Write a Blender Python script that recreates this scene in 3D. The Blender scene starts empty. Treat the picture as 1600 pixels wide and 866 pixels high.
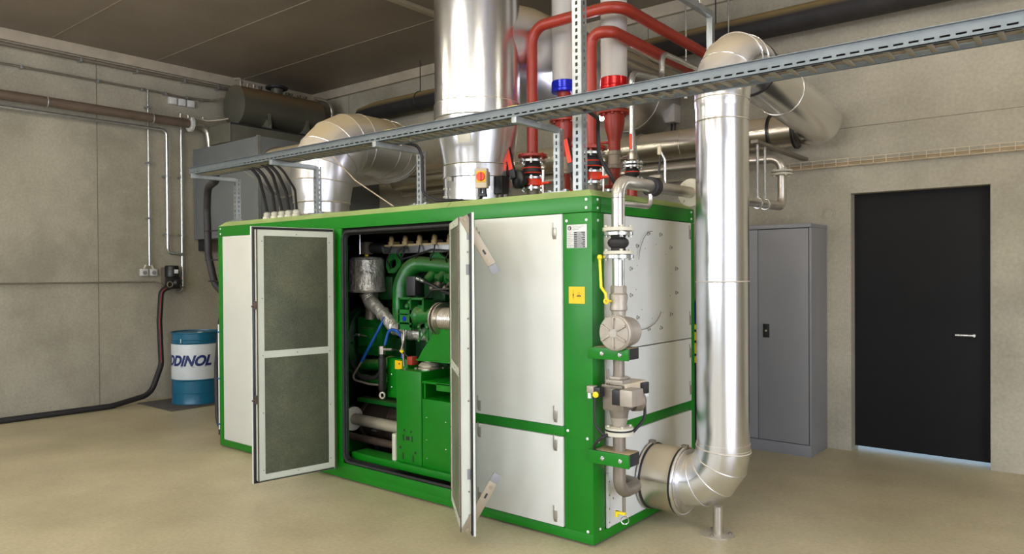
import bpy, bmesh, math, random
from mathutils import Vector, Matrix
random.seed(7)
C = bpy.context.scene.collection
V = Vector
PI = math.pi
X, Y, Z = V((1,0,0)), V((0,1,0)), V((0,0,1))

# ------------------------------------------------------------------ camera, world, lights, exposure
def setup_camera():
    F, yaw, pit, rol = 1152.2, .6834, .0084, -.0063
    fw = V((-math.sin(yaw)*math.cos(pit), math.cos(yaw)*math.cos(pit), -math.sin(pit)))
    r = V((math.cos(yaw), math.sin(yaw), 0)); u = r.cross(fw)
    R = r*math.cos(rol)+u*math.sin(rol); U = -r*math.sin(rol)+u*math.cos(rol)
    cam = bpy.data.cameras.new('camera'); o = bpy.data.objects.new('camera', cam); C.objects.link(o)
    cam.sensor_width = 36; cam.lens = 36*F/1600; cam.shift_y = 3.2/1600
    cam.clip_start = .05
    m = Matrix((R, U, -fw)).transposed().to_4x4(); m.translation = V((2.3038, -3.5544, 1.58))
    o.matrix_world = m
    bpy.context.scene.camera = o
setup_camera()
sc = bpy.context.scene
sc.view_settings.view_transform = 'Standard'; sc.view_settings.look = 'None'
sc.view_settings.gamma = 1; sc.view_settings.use_curve_mapping = False
sc.view_settings.exposure = 0.26
LAMP_E = 60.0      # strength of the fluorescent tubes
DAY_W = 95.0      # watts of daylight per window
WORLD_S = 1.2
w = bpy.data.worlds.new('world'); sc.world = w; w.use_nodes = True
nt = w.node_tree; bg = nt.nodes['Background']
sky = nt.nodes.new('ShaderNodeTexSky'); sky.sky_type = 'NISHITA'; sky.sun_elevation = math.radians(35); sky.sun_rotation = math.radians(200); sky.sun_disc = False
nt.links.new(sky.outputs['Color'], bg.inputs['Color']); bg.inputs['Strength'].default_value = .35
def area(name, loc, target, sx, sy, watts, col):
    l = bpy.data.lights.new(name, 'AREA'); l.shape = 'RECTANGLE'; l.size = sx; l.size_y = sy; l.energy = watts; l.color = col
    o = bpy.data.objects.new(name, l); C.objects.link(o); o.location = loc
    o.rotation_euler = (V(target)-V(loc)).to_track_quat('-Z', 'Y').to_euler()
# daylight entering through the windows behind and beside the camera
for wx in (-4.6, -1.4, 1.8):
    area('window_daylight', (wx, -7.38, 2.5), (wx, 0, 2.5), 2.0, 1.5, DAY_W, (.80, .86, 1.0))
area('gate_daylight', (4.88, -2.6, 1.7), (0, -2.6, 1.7), 4.0, 3.1, DAY_W*2.1, (.78, .80, 1.0))

# ------------------------------------------------------------------ materials
def newmat(name):
    m = bpy.data.materials.new(name); m.use_nodes = True
    return m, m.node_tree.nodes, m.node_tree.links, m.node_tree.nodes['Principled BSDF']
def srgb(r, g, b):
    f = lambda c: (c/255/12.92) if c/255 <= .04045 else ((c/255+.055)/1.055)**2.4
    return (f(r), f(g), f(b), 1)
def mat(name, col, rough=.5, metal=0, noise=.12, scale=6, bump=0, bscale=40, spec=.5, coat=0, dust=None, dustamt=.8, trans=0, rvar=0):
    m, N, L, P = newmat(name)
    tc = N.new('ShaderNodeTexCoord'); nz = N.new('ShaderNodeTexNoise'); nz.inputs['Scale'].default_value = scale; nz.inputs['Detail'].default_value = 6
    L.new(tc.outputs['Object'], nz.inputs['Vector'])
    rp = N.new('ShaderNodeValToRGB'); rp.color_ramp.elements[0].position = .3; rp.color_ramp.elements[1].position = .7
    a = [max(0, c*(1-noise)) for c in col[:3]]+[1]; b = [min(1, c*(1+noise)) for c in col[:3]]+[1]
    rp.color_ramp.elements[0].color = a; rp.color_ramp.elements[1].color = b
    L.new(nz.outputs['Fac'], rp.inputs['Fac']); out = rp.outputs['Color']
    P.inputs['Roughness'].default_value = rough; P.inputs['Metallic'].default_value = metal
    P.inputs['Specular IOR Level'].default_value = spec; P.inputs['Coat Weight'].default_value = coat
    P.inputs['Transmission Weight'].default_value = trans
    if rvar:
        mr = N.new('ShaderNodeMapRange'); mr.inputs['To Min'].default_value = rough-rvar; mr.inputs['To Max'].default_value = rough+rvar
        n3 = N.new('ShaderNodeTexNoise'); n3.inputs['Scale'].default_value = 3; L.new(tc.outputs['Object'], n3.inputs['Vector'])
        L.new(n3.outputs['Fac'], mr.inputs['Value']); L.new(mr.outputs['Result'], P.inputs['Roughness'])
    if dust:   # settled dust on the surfaces that face upward
        g = N.new('ShaderNodeNewGeometry'); sx = N.new('ShaderNodeSeparateXYZ'); L.new(g.outputs['Normal'], sx.inputs[0])
        mr = N.new('ShaderNodeMapRange'); mr.inputs['From Min'].default_value = .12; mr.inputs['From Max'].default_value = .62; mr.inputs['To Max'].default_value = dustamt
        L.new(sx.outputs['Z'], mr.inputs['Value'])
        mx = N.new('ShaderNodeMixRGB'); L.new(mr.outputs['Result'], mx.inputs['Fac']); L.new(out, mx.inputs['Color1']); mx.inputs['Color2'].default_value = dust; out = mx.outputs['Color']
        inv = N.new('ShaderNodeMath'); inv.operation = 'SUBTRACT'; inv.inputs[0].default_value = 1; L.new(mr.outputs['Result'], inv.inputs[1])
        mu = N.new('ShaderNodeMath'); mu.operation = 'MULTIPLY'; mu.inputs[1].default_value = metal; L.new(inv.outputs[0], mu.inputs[0]); L.new(mu.outputs[0], P.inputs['Metallic'])
        m2 = N.new('ShaderNodeMapRange'); m2.inputs['To Min'].default_value = rough; m2.inputs['To Max'].default_value = .8; L.new(mr.outputs['Result'], m2.inputs['Value']); L.new(m2.outputs['Result'], P.inputs['Roughness'])
    L.new(out, P.inputs['Base Color'])
    if bump:
        n2 = N.new('ShaderNodeTexNoise'); n2.inputs['Scale'].default_value = bscale; n2.inputs['Detail'].default_value = 4; L.new(tc.outputs['Object'], n2.inputs['Vector'])
        bp = N.new('ShaderNodeBump'); bp.inputs['Strength'].default_value = bump; bp.inputs['Distance'].default_value = .03 if name.startswith('silver_ins') else .01
        L.new(n2.outputs['Fac'], bp.inputs['Height']); L.new(bp.outputs['Normal'], P.inputs['Normal'])
    return m
def emit(name, col, s):
    m, N, L, P = newmat(name); P.inputs['Emission Color'].default_value = col; P.inputs['Emission Strength'].default_value = s; P.inputs['Base Color'].default_value = col
    return m
def concrete(name, c0, c1, stain, scale=1.2, bump=.25, rough=.85, seam=None):
    m, N, L, P = newmat(name)
    tc = N.new('ShaderNodeTexCoord')
    n1 = N.new('ShaderNodeTexNoise'); n1.inputs['Scale'].default_value = scale; n1.inputs['Detail'].default_value = 10; n1.inputs['Roughness'].default_value = .62
    n2 = N.new('ShaderNodeTexNoise'); n2.inputs['Scale'].default_value = scale*.45; n2.inputs['Detail'].default_value = 4
    n3 = N.new('ShaderNodeTexNoise'); n3.inputs['Scale'].default_value = 38; n3.inputs['Detail'].default_value = 8
    for n in (n1, n2, n3): L.new(tc.outputs['Object'], n.inputs['Vector'])
    r1 = N.new('ShaderNodeValToRGB'); r1.color_ramp.elements[0].position = .34; r1.color_ramp.elements[1].position = .66
    r1.color_ramp.elements[0].color = c0; r1.color_ramp.elements[1].color = c1; L.new(n1.outputs['Fac'], r1.inputs['Fac'])
    r2 = N.new('ShaderNodeValToRGB'); r2.color_ramp.elements[0].position = .5; r2.color_ramp.elements[1].position = .72
    r2.color_ramp.elements[0].color = (0,0,0,1); r2.color_ramp.elements[1].color = (.55,.55,.55,1); L.new(n2.outputs['Fac'], r2.inputs['Fac'])
    mx = N.new('ShaderNodeMixRGB'); L.new(r2.outputs['Color'], mx.inputs['Fac']); L.new(r1.outputs['Color'], mx.inputs['Color1']); mx.inputs['Color2'].default_value = stain
    out = mx.outputs['Color']
    r3 = N.new('ShaderNodeMapRange'); r3.inputs['From Min'].default_value = .3; r3.inputs['From Max'].default_value = .7; r3.inputs['To Min'].default_value = .9; r3.inputs['To Max'].default_value = 1.08; L.new(n3.outputs['Fac'], r3.inputs['Value'])
    ml = N.new('ShaderNodeMixRGB'); ml.blend_type = 'MULTIPLY'; ml.inputs['Fac'].default_value = 1; L.new(out, ml.inputs['Color1']); L.new(r3.outputs['Result'], ml.inputs['Color2']); out = ml.outputs['Color']
    bp = N.new('ShaderNodeBump'); bp.inputs['Strength'].default_value = bump; bp.inputs['Distance'].default_value = .01; L.new(n1.outputs['Fac'], bp.inputs['Height'])
    L.new(bp.outputs['Normal'], P.inputs['Normal']); L.new(out, P.inputs['Base Color']); P.inputs['Roughness'].default_value = rough
    return m
def perforated(name, c, rough=.45):
    m, N, L, P = newmat(name); tc = N.new('ShaderNodeTexCoord')
    v = N.new('ShaderNodeTexNoise'); v.inputs['Scale'].default_value = 150; v.inputs['Detail'].default_value = 2
    L.new(tc.outputs['Object'], v.inputs['Vector'])
    r = N.new('ShaderNodeValToRGB'); r.color_ramp.elements[0].position = .36; r.color_ramp.elements[1].position = .64
    r.color_ramp.elements[0].color = tuple(x*.75 for x in c[:3])+(1,); r.color_ramp.elements[1].color = tuple(x*1.15 for x in c[:3])+(1,); L.new(v.outputs['Fac'], r.inputs['Fac'])
    n = N.new('ShaderNodeTexNoise'); n.inputs['Scale'].default_value = 2.6; n.inputs['Detail'].default_value = 7; n.inputs['Roughness'].default_value = .65; L.new(tc.outputs['Object'], n.inputs['Vector'])
    r2 = N.new('ShaderNodeValToRGB'); r2.color_ramp.elements[0].position = .32; r2.color_ramp.elements[1].position = .72
    r2.color_ramp.elements[0].color = (.62,.66,.58,1); r2.color_ramp.elements[1].color = (1.15,1.08,.9,1); L.new(n.outputs['Fac'], r2.inputs['Fac'])
    mx = N.new('ShaderNodeMixRGB'); mx.blend_type = 'MULTIPLY'; mx.inputs['Fac'].default_value = 1; L.new(r.outputs['Color'], mx.inputs['Color1']); L.new(r2.outputs['Color'], mx.inputs['Color2'])
    L.new(mx.outputs['Color'], P.inputs['Base Color']); P.inputs['Metallic'].default_value = .55; P.inputs['Roughness'].default_value = rough
    return m
DUST = (.56, .45, .26, 1)
M = dict(
 floor=concrete('floor_concrete', (.42,.36,.215,1), (.58,.505,.315,1), (.34,.28,.155,1), 1.0, .06, .45),
 wall=concrete('wall_concrete', (.30,.275,.205,1), (.49,.455,.35,1), (.25,.228,.165,1), .8, .5),
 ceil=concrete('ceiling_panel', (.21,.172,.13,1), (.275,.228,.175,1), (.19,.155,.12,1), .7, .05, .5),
 trim=mat('trim_paint', (.48,.42,.32,1), .6),
 seam2=mat('formwork_joint', (.20,.175,.13,1), .9),
 seam=mat('ceiling_joint', (.30,.25,.18,1), .6),
 green=mat('green_enclosure_paint', (.002,.175,.004,1), .36, noise=.06, scale=2, spec=.45),
 greendust=mat('dusty_green_cap', (.33,.42,.14,1), .7, noise=.12, scale=4),
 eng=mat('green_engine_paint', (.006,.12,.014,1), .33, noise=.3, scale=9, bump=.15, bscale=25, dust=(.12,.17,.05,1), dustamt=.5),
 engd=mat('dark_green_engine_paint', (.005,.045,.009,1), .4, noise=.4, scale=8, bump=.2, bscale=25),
 white=mat('white_panel_paint', (.66,.66,.585,1), .5, noise=.035, scale=3, bump=.08, bscale=180),
 whited=mat('white_door_frame_paint', (.56,.575,.46,1), .45, noise=.06, scale=3),
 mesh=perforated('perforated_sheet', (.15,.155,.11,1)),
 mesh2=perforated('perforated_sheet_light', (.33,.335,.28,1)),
 black=mat('black_plastic', (.012,.012,.012,1), .4, noise=.2),
 rubber=mat('black_rubber', (.018,.016,.016,1), .6, noise=.2, bump=.1),
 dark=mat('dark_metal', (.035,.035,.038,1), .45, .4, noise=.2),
 galv=mat('galvanised_steel', (.38,.41,.41,1), .42, .75, noise=.12, scale=14, dust=DUST, dustamt=.45),
 tray=mat('galvanised_tray', (.15,.175,.185,1), .45, .4, noise=.08, scale=10, dust=(.5,.5,.36,1), dustamt=.7),
 rung=mat('dusty_tray_rung', (.27,.24,.165,1), .6, .2, noise=.12),
 alu=mat('aluminium_cladding', (.80,.80,.82,1), .33, 1, noise=.03, scale=2, rvar=.04, dust=(.58,.46,.26,1), dustamt=.96),
 aluc=mat('clean_aluminium_cladding', (.80,.81,.83,1), .25, 1, noise=.03, scale=2, rvar=.03, dust=(.58,.46,.26,1), dustamt=.8),
 aluf=mat('bare_aluminium_cladding', (.84,.83,.81,1), .22, 1, noise=.03, scale=2, rvar=.03, dust=(.58,.46,.26,1), dustamt=.12),
 alud=mat('dusty_aluminium', (.66,.60,.48,1), .27, .95, noise=.07, scale=4, dust=(.58,.46,.26,1), dustamt=.7),
 steel=mat('stainless_steel', (.60,.56,.49,1), .28, .9, noise=.1, scale=8, dust=(.45,.37,.22,1), dustamt=.5),
 zinc=mat('zinc_plated', (.66,.68,.66,1), .25, .9, noise=.1, scale=20),
 cast=mat('cast_aluminium', (.42,.37,.30,1), .5, .45, noise=.1, scale=10, bump=.1, bscale=60),
 dull=mat('dusty_steel', (.25,.215,.165,1), .5, .5, noise=.15, scale=10),
 cream=mat('cream_flange_paint', (.60,.57,.44,1), .5, noise=.08),
 red=mat('red_oxide_pipe_paint', (.33,.03,.015,1), .36, noise=.12, scale=5, dust=(.36,.14,.07,1), dustamt=.3),
 redb=mat('bright_red_plastic', (.85,.05,.015,1), .35),
 redr=mat('red_anodised_ring', (.62,.008,.012,1), .2, .35),
 bluer=mat('blue_anodised_ring', (.008,.02,.55,1), .2, .35),
 wpipe=mat('pale_grey_pipe_jacket', (.62,.60,.54,1), .38, noise=.04, scale=3),
 brown=mat('brown_insulated_pipe', (.135,.095,.065,1), .55, noise=.15),
 tan=mat('tan_dusty_pipe', (.36,.27,.15,1), .6, noise=.15),
 blackpipe=mat('black_insulation', (.022,.02,.018,1), .7, noise=.3, dust=(.34,.24,.09,1), dustamt=.85),
 boxm=mat('grey_sheet_plenum', (.21,.225,.23,1), .4, .25, noise=.06, scale=3, dust=(.42,.33,.19,1), dustamt=.9),
 tank=mat('olive_grey_tank', (.115,.115,.085,1), .42, .35, noise=.12, scale=3, dust=(.22,.14,.06,1), dustamt=.9),
 olive=mat('olive_grey_box', (.15,.15,.11,1), .5, .2, noise=.08),
 locker=mat('grey_locker_paint', (.235,.235,.235,1), .42, noise=.03, scale=3),
 line=mat('shadow_gap', (.02,.02,.02,1), .8),
 doorm=mat('black_door_paint', (.007,.007,.007,1), .6, noise=.1, spec=.2),
 drumb=mat('blue_drum_paint', (.006,.115,.20,1), .3, noise=.08),
 drumw=mat('white_drum_band', (.66,.70,.70,1), .4, noise=.04),
 navy=mat('navy_lettering', (.006,.022,.13,1), .4),
 yellow=mat('yellow_plastic', (.80,.62,.01,1), .4),
 ysign=mat('yellow_sticker', (.85,.50,.0,1), .45, noise=.03),
 orange=mat('orange_foam', (.22,.10,.02,1), .8),
 label=mat('silver_label', (.62,.62,.58,1), .4, noise=.03),
 blacki=mat('black_print', (.012,.012,.012,1), .5),
 whitei=mat('white_print', (.75,.75,.72,1), .5),
 beige=mat('beige_plastic', (.62,.52,.36,1), .55),
 coil=mat('tan_ignition_coil', (.50,.38,.20,1), .5),
 foil=mat('silver_insulation_cloth', (.50,.48,.42,1), .36, .6, noise=.12, scale=5, bump=1.0, bscale=14),
 blueh=mat('blue_hose', (.008,.075,.32,1), .35),
 exh=mat('pale_dusty_exhaust', (.42,.38,.27,1), .55, .2, noise=.12),
 rust=mat('brown_exhaust_metal', (.10,.07,.05,1), .55, .4, noise=.3),
 mat_shade=mat('dark_mat_and_shadow', (.09,.08,.07,1), .8),
 glass=mat('window_frame', (.5,.5,.5,1), .5),
 lampw=mat('lamp_housing', (.7,.7,.68,1), .4),
 tube=emit('fluorescent_tube', (1,.92,.76,1), LAMP_E),
 strap=mat('bright_steel_latch', (.45,.42,.36,1), .35, .8, noise=.1),
 lever=mat('zinc_lever', (.30,.25,.165,1), .4, .3, noise=.05),
 grip=mat('grey_grip', (.24,.24,.24,1), .5),
 paper=mat('paper_label', (.62,.60,.50,1), .7),
)

# ------------------------------------------------------------------ mesh building helpers
def perp(d):
    d = d.normalized(); a = Z if abs(d.z) < .9 else X
    u = a.cross(d).normalized(); return u, d.cross(u)
def fillet(pts, R, n=8):
    pts = [V(p) for p in pts]; out = [pts[0]]
    for i in range(1, len(pts)-1):
        r = R[i-1] if isinstance(R, (list, tuple)) else R
        a, b, c = pts[i-1], pts[i], pts[i+1]; d1 = (a-b).normalized(); d2 = (c-b).normalized()
        ang = d1.angle(d2)
        if ang > PI-.01 or r <= 0: out.append(b); continue
        t = min(r/math.tan(ang/2), (a-b).length*.499 if i > 1 else (a-b).length*.98, (c-b).length*.499 if i < len(pts)-2 else (c-b).length*.98); rr = t*math.tan(ang/2)
        cen = b+(d1+d2).normalized()*(rr/math.sin(ang/2)); p0 = b+d1*t; p1 = b+d2*t
        v0 = p0-cen; v1 = p1-cen; ax = v0.cross(v1).normalized(); tot = v0.angle(v1)
        for k in range(n+1): out.append(cen+Matrix.Rotation(tot*k/n, 3, ax) @ v0)
    out.append(pts[-1]); return out
class MB:
    def __init__(s): s.b = bmesh.new(); s.mi = 0
    def _f(s, vs):
        try: f = s.b.faces.new(vs)
        except ValueError: return None
        f.material_index = s.mi; return f
    def hexa(s, c):
        v = [s.b.verts.new(p) for p in c]
        fs = [s._f([v[i] for i in q]) for q in ((0,3,2,1),(4,5,6,7),(0,1,5,4),(1,2,6,5),(2,3,7,6),(3,0,4,7))]
        return v, fs
    def box(s, x0, x1, y0, y1, z0, z1, bev=0, mtx=None):
        if x0 > x1: x0, x1 = x1, x0
        if y0 > y1: y0, y1 = y1, y0
        if z0 > z1: z0, z1 = z1, z0
        c = [V(p) for p in ((x0,y0,z0),(x1,y0,z0),(x1,y1,z0),(x0,y1,z0),(x0,y0,z1),(x1,y0,z1),(x1,y1,z1),(x0,y1,z1))]
        if mtx: c = [mtx @ p for p in c]
        v, fs = s.hexa(c)
        if bev:
            es = list({e for f in fs for e in f.edges})
            r = bmesh.ops.bevel(s.b, geom=es, offset=bev, segments=2, profile=.6, affect='EDGES')
            for f in r['faces']: f.material_index = s.mi
        return s
    def tube(s, pts, r, n=14, caps=True, sq=None):
        pts = [V(p) for p in pts]; N = len(pts)
        rs = r if isinstance(r, (list, tuple)) else [r]*N
        d = (pts[1]-pts[0]).normalized(); u, v = perp(d); rings = []
        for i in range(N):
            if 0 < i < N-1:
                d2 = (pts[i+1]-pts[i]).normalized(); nb = (d+d2).normalized()
            else: d2 = d; nb = d
            ring = []
            for k in range(n):
                a = 2*PI*k/n; q = u*math.cos(a)*rs[i]+v*math.sin(a)*rs[i]
                den = d.dot(nb); q = q-d*(q.dot(nb)/den if abs(den) > .05 else 0)
                ring.append(s.b.verts.new(pts[i]+q))
            rings.append(ring)
            if 0 < i < N-1:
                q = d.rotation_difference(d2); u = q @ u; d = d2; v = d.cross(u)
        for a, b in zip(rings, rings[1:]):
            for k in range(n): s._f((a[k], a[(k+1) % n], b[(k+1) % n], b[k]))
        if caps: s._f(rings[0][::-1]); s._f(rings[-1])
        return s
    def cyl(s, p0, p1, r0, r1=None, n=20, caps=True):
        return s.tube([p0, p1], [r0, r0 if r1 is None else r1], n, caps)
    def lathe(s, prof, o, ax=Z, n=32):
        o = V(o); ax = V(ax).normalized(); u, v = perp(ax); rings = []
        for r, t in prof:
            if r < 1e-5: rings.append([s.b.verts.new(o+ax*t)])
            else: rings.append([s.b.verts.new(o+ax*t+(u*math.cos(2*PI*k/n)+v*math.sin(2*PI*k/n))*r) for k in range(n)])
        for a, b in zip(rings, rings[1:]):
            for k in range(n):
                k2 = (k+1) % n
                if len(a) == 1 and len(b) == 1: continue
                if len(a) == 1: s._f((a[0], b[k2], b[k]))
                elif len(b) == 1: s._f((a[k], a[k2], b[0]))
                else: s._f((a[k], a[k2], b[k2], b[k]))
        if len(rings[0]) > 1: s._f(rings[0][::-1])
        if len(rings[-1]) > 1: s._f(rings[-1])
        return s
    def torus(s, c, ax, R, r, n=40, m=8, a0=0, a1=2*PI):
        c = V(c); ax = V(ax).normalized(); u, v = perp(ax); full = abs(a1-a0-2*PI) < 1e-4
        rings = []; cnt = n if full else n+1
        for k in range(cnt):
            a = a0+(a1-a0)*k/n; e = u*math.cos(a)+v*math.sin(a)
            rings.append([s.b.verts.new(c+e*(R+r*math.cos(2*PI*j/m))+ax*(r*math.sin(2*PI*j/m))) for j in range(m)])
        for k in range(n if full else n):
            A = rings[k]; B = rings[(k+1) % cnt]
            for j in range(m): s._f((A[j], B[j], B[(j+1) % m], A[(j+1) % m]))
        if not full: s._f(rings[0]); s._f(rings[-1][::-1])
        return s
    def prism(s, poly, o, u, v, depth):       # polygon in the (u, v) plane pushed along u x v
        o = V(o); u = V(u); v = V(v); w_ = u.cross(v).normalized()*depth
        a = [s.b.verts.new(o+u*p[0]+v*p[1]) for p in poly]; b = [s.b.verts.new(o+u*p[0]+v*p[1]+w_) for p in poly]
        s._f(a[::-1]); s._f(b); n = len(a)
        for k in range(n): s._f((a[k], a[(k+1) % n], b[(k+1) % n], b[k]))
        return s
    def sphere(s, c, r, sc_=(1,1,1), n=16):
        r_ = bmesh.ops.create_uvsphere(s.b, u_segments=n, v_segments=n//2+2, radius=r, matrix=Matrix.Translation(V(c)) @ Matrix.Diagonal((*sc_, 1)))
        for v in r_['verts']:
            for f in v.link_faces: f.material_index = s.mi
        return s
    def bolt(s, p, ax, r=.008, h=.006):       # domed screw head
        return s.lathe([(r, 0), (r*.95, h*.5), (r*.6, h*.9), (0, h)], p, ax, 10)
    def hexbolt(s, p, ax, r=.012, h=.012):
        return s.lathe([(r, 0), (r, h), (0, h)], p, ax, 6)
    def build(s, name, m, parent=None, thr=33, origin=None):
        o_ = ORG.get(parent.name, V((0,0,0))) if parent else (V(origin) if origin is not None else None)
        bmesh.ops.recalc_face_normals(s.b, faces=s.b.faces)
        if o_ is None:
            xs = [v.co for v in s.b.verts]
            o_ = V(((min(p.x for p in xs)+max(p.x for p in xs))/2, (min(p.y for p in xs)+max(p.y for p in xs))/2, min(p.z for p in xs)))
        for v in s.b.verts: v.co -= o_
        t = math.radians(thr)
        for f in s.b.faces: f.smooth = True
        for e in s.b.edges:
            if len(e.link_faces) == 2 and e.calc_face_angle(0) > t: e.smooth = False
        me = bpy.data.meshes.new(name); s.b.to_mesh(me); s.b.free()
        for mm in (m if isinstance(m, (list, tuple)) else [m]): me.materials.append(mm if not isinstance(mm, str) else M[mm])
        o = bpy.data.objects.new(name, me); C.objects.link(o)
        if parent: o.parent = parent
        else: o.location = o_
        ORG[o.name] = o_
        return o
ORG = {}
def fasteners(name, m, parent, items, hexa=False):      # each fastener an object of its own
    out = []
    for p, ax, r, h in items:
        q = MB(); (q.hexbolt if hexa else q.bolt)(p, ax, r, h); out.append(q.build(name, m, parent))
    return out
def thing(name, label, cat, loc, group=None):
    o = bpy.data.objects.new(name, None); C.objects.link(o); o.location = loc; o.empty_display_size = .1
    o['label'] = label; o['category'] = cat
    if group: o['group'] = group
    ORG[o.name] = V(loc); return o
def tag(o, label, cat, group=None, kind=None):
    o['label'] = label; o['category'] = cat
    if group: o['group'] = group
    if kind: o['kind'] = kind
    return o
def struct(name, mb, m, parent=None, **k):
    o = mb.build(name, m, parent, **k)
    if not parent: o['kind'] = 'structure'
    return o
def dup(root, loc, label=None, group=None):
    r = root.copy(); C.objects.link(r); r.location = loc
    if label: r['label'] = label
    if group: r['group'] = group
    for ch in list(root.children):
        c = ch.copy(); C.objects.link(c); c.parent = r
        for g in ch.children:
            d = g.copy(); C.objects.link(d); d.parent = c
    return r
def B(*a, **k): return MB().box(*a, **k)
def flange(mb, c, ax, R, t, nb=8, br=.009, rb=None):   # bolted flange disc centred on c
    c = V(c); ax = V(ax).normalized(); u, v = perp(ax)
    mb.lathe([(R*.94, -t/2), (R, -t/2+.002), (R, t/2-.002), (R*.94, t/2)], c, ax, 36)
    rb = rb or R*.8
    for k in range(nb):
        a = 2*PI*(k+.5)/nb; e = (u*math.cos(a)+v*math.sin(a))*rb
        mb.hexbolt(c+e+ax*t/2, ax, br, br*1.0); mb.hexbolt(c+e-ax*t/2, -ax, br, br*1.0)
def seams(mb, pts, r, skip=(), th=.006):
    pts = [V(p) for p in pts]
    for i in range(1, len(pts)-1):
        if i in skip: continue
        nb = ((pts[i]-pts[i-1]).normalized()+(pts[i+1]-pts[i]).normalized()).normalized()
        rr = r[i] if isinstance(r, (list, tuple)) else r
        mb.torus(pts[i], nb, rr+.001, th, 48, 6)
def text_mesh(txt, size, shear=0, offset=0, extrude=.0005):
    cu = bpy.data.curves.new('lettering', 'FONT'); cu.body = txt; cu.size = size; cu.shear = shear; cu.offset = offset; cu.extrude = extrude
    cu.align_x = 'CENTER'; cu.align_y = 'CENTER'; cu.resolution_u = 4
    o = bpy.data.objects.new('lettering', cu); C.objects.link(o); bpy.context.view_layer.update()
    dg = bpy.context.evaluated_depsgraph_get(); me = bpy.data.meshes.new_from_object(o.evaluated_get(dg))
    bpy.data.objects.remove(o); bpy.data.curves.remove(cu); return me

# ------------------------------------------------------------------ the room
BY, LX, CH = 3.32, -7.21, 4.317
FX, RX = -7.5, 5.0           # front wall y, right wall x
DX0, DX1, DZ = .53, 1.56, 2.255
struct('floor', B(LX-.2, RX+.2, FX-.2, BY+1.6, -.12, 0), 'floor', origin=(0,0,0))
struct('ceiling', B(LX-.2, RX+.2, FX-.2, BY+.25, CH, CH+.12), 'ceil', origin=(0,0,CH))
mb = MB()
mb.box(LX, DX0, BY, BY+.22, 0, CH); mb.box(DX1, RX, BY, BY+.22, 0, CH); mb.box(DX0, DX1, BY, BY+.22, DZ, CH)
struct('wall_back', mb, 'wall', origin=(0,BY,0))
jb = MB()
for x in (-6.35, -3.9, -1.45, 1.95): jb.box(x, x+.010, BY-.0015, BY+.001, 0, 4.2)
jb.box(LX, DX0, BY-.0012, BY+.001, 2.828, 2.834); jb.box(DX0, RX, BY-.0012, BY+.001, 2.828, 2.834)
for y in (-2.4, .2): jb.box(LX-.001, LX+.0015, y, y+.010, 0, 4.2)
struct('trim_8', jb, 'seam2', origin=(0,BY,0))
struct('wall_left', B(LX-.2, LX, FX, BY+.22, 0, CH), 'wall', origin=(LX,0,0))
mb = MB(); xs = [LX] ; wins = [(-5.6, -3.6), (-2.4, -.4), (.8, 2.8)]
for a, b in wins:
    mb.box(xs[-1], a, FX-.2, FX, 0, CH); mb.box(a, b, FX-.2, FX, 0, 1.75); mb.box(a, b, FX-.2, FX, 3.25, CH); xs.append(b)
mb.box(xs[-1], RX, FX-.2, FX, 0, CH)
struct('wall_front', mb, 'wall', origin=(0,FX,0))
for i, (a, b) in enumerate(wins):
    mb = MB(); mb.box(a, b, FX-.12, FX-.06, 1.75, 1.81); mb.box(a, b, FX-.12, FX-.06, 3.19, 3.25)
    for x in (a, (a+b)/2-.03, b-.06): mb.box(x, x+.06, FX-.12, FX-.06, 1.81, 3.19)
    struct('window_%d' % (i+1), mb, 'glass')
mb = MB(); mb.box(RX, RX+.2, FX, -4.65, 0, CH); mb.box(RX, RX+.2, -.55, BY+.22, 0, CH); mb.box(RX, RX+.2, -4.65, -.55, 3.3, CH)
struct('wall_right', mb, 'wall', origin=(RX,0,0))
# pale cornice strips where the walls meet the ceiling
mb = MB(); mb.box(LX+.05, RX, BY-.05, BY, 4.19, CH, .006)
struct('trim_1', mb, 'trim')
mb = MB(); mb.box(LX, LX+.05, FX, BY, 4.19, CH, .006)
struct('trim_2', mb, 'trim')
# joints between the ceiling panels
for i, (a, b, c, d) in enumerate(((LX, RX, 2.105, 2.118), (LX, RX, .905, .918), (LX, RX, -.30, -.287), (LX, RX, -1.5, -1.487))):
    struct('trim_%d' % (i+3), B(a, b, c, d, CH-.004, CH+.001), 'seam')
struct('trim_7', B(-3.26, -3.18, FX, BY-.05, CH-.035, CH+.001, .004), 'trim')
# black door set back in the concrete
d = struct('door_1', B(DX0-.004, DX1+.004, BY+.12, BY+.17, .03, DZ-.002), 'doorm')
hb = MB(); hb.cyl((DX1-.12, BY+.12, 1.05), (DX1-.12, BY+.06, 1.05), .012); hb.cyl((DX1-.12, BY+.065, 1.05), (DX1-.25, BY+.065, 1.05), .011)
struct('door_handle', hb, 'zinc', d)
# tie-hole plug in the back wall
mb = MB(); mb.lathe([(.055, 0), (.055, -.006), (.042, -.008), (.038, -.002), (0, -.002)], (.348, BY, 2.085), (0,1,0), 28)
tag(mb.build('concrete_plug', 'wall'), 'round concrete plug in the wall between locker and black door', 'plug')

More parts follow.
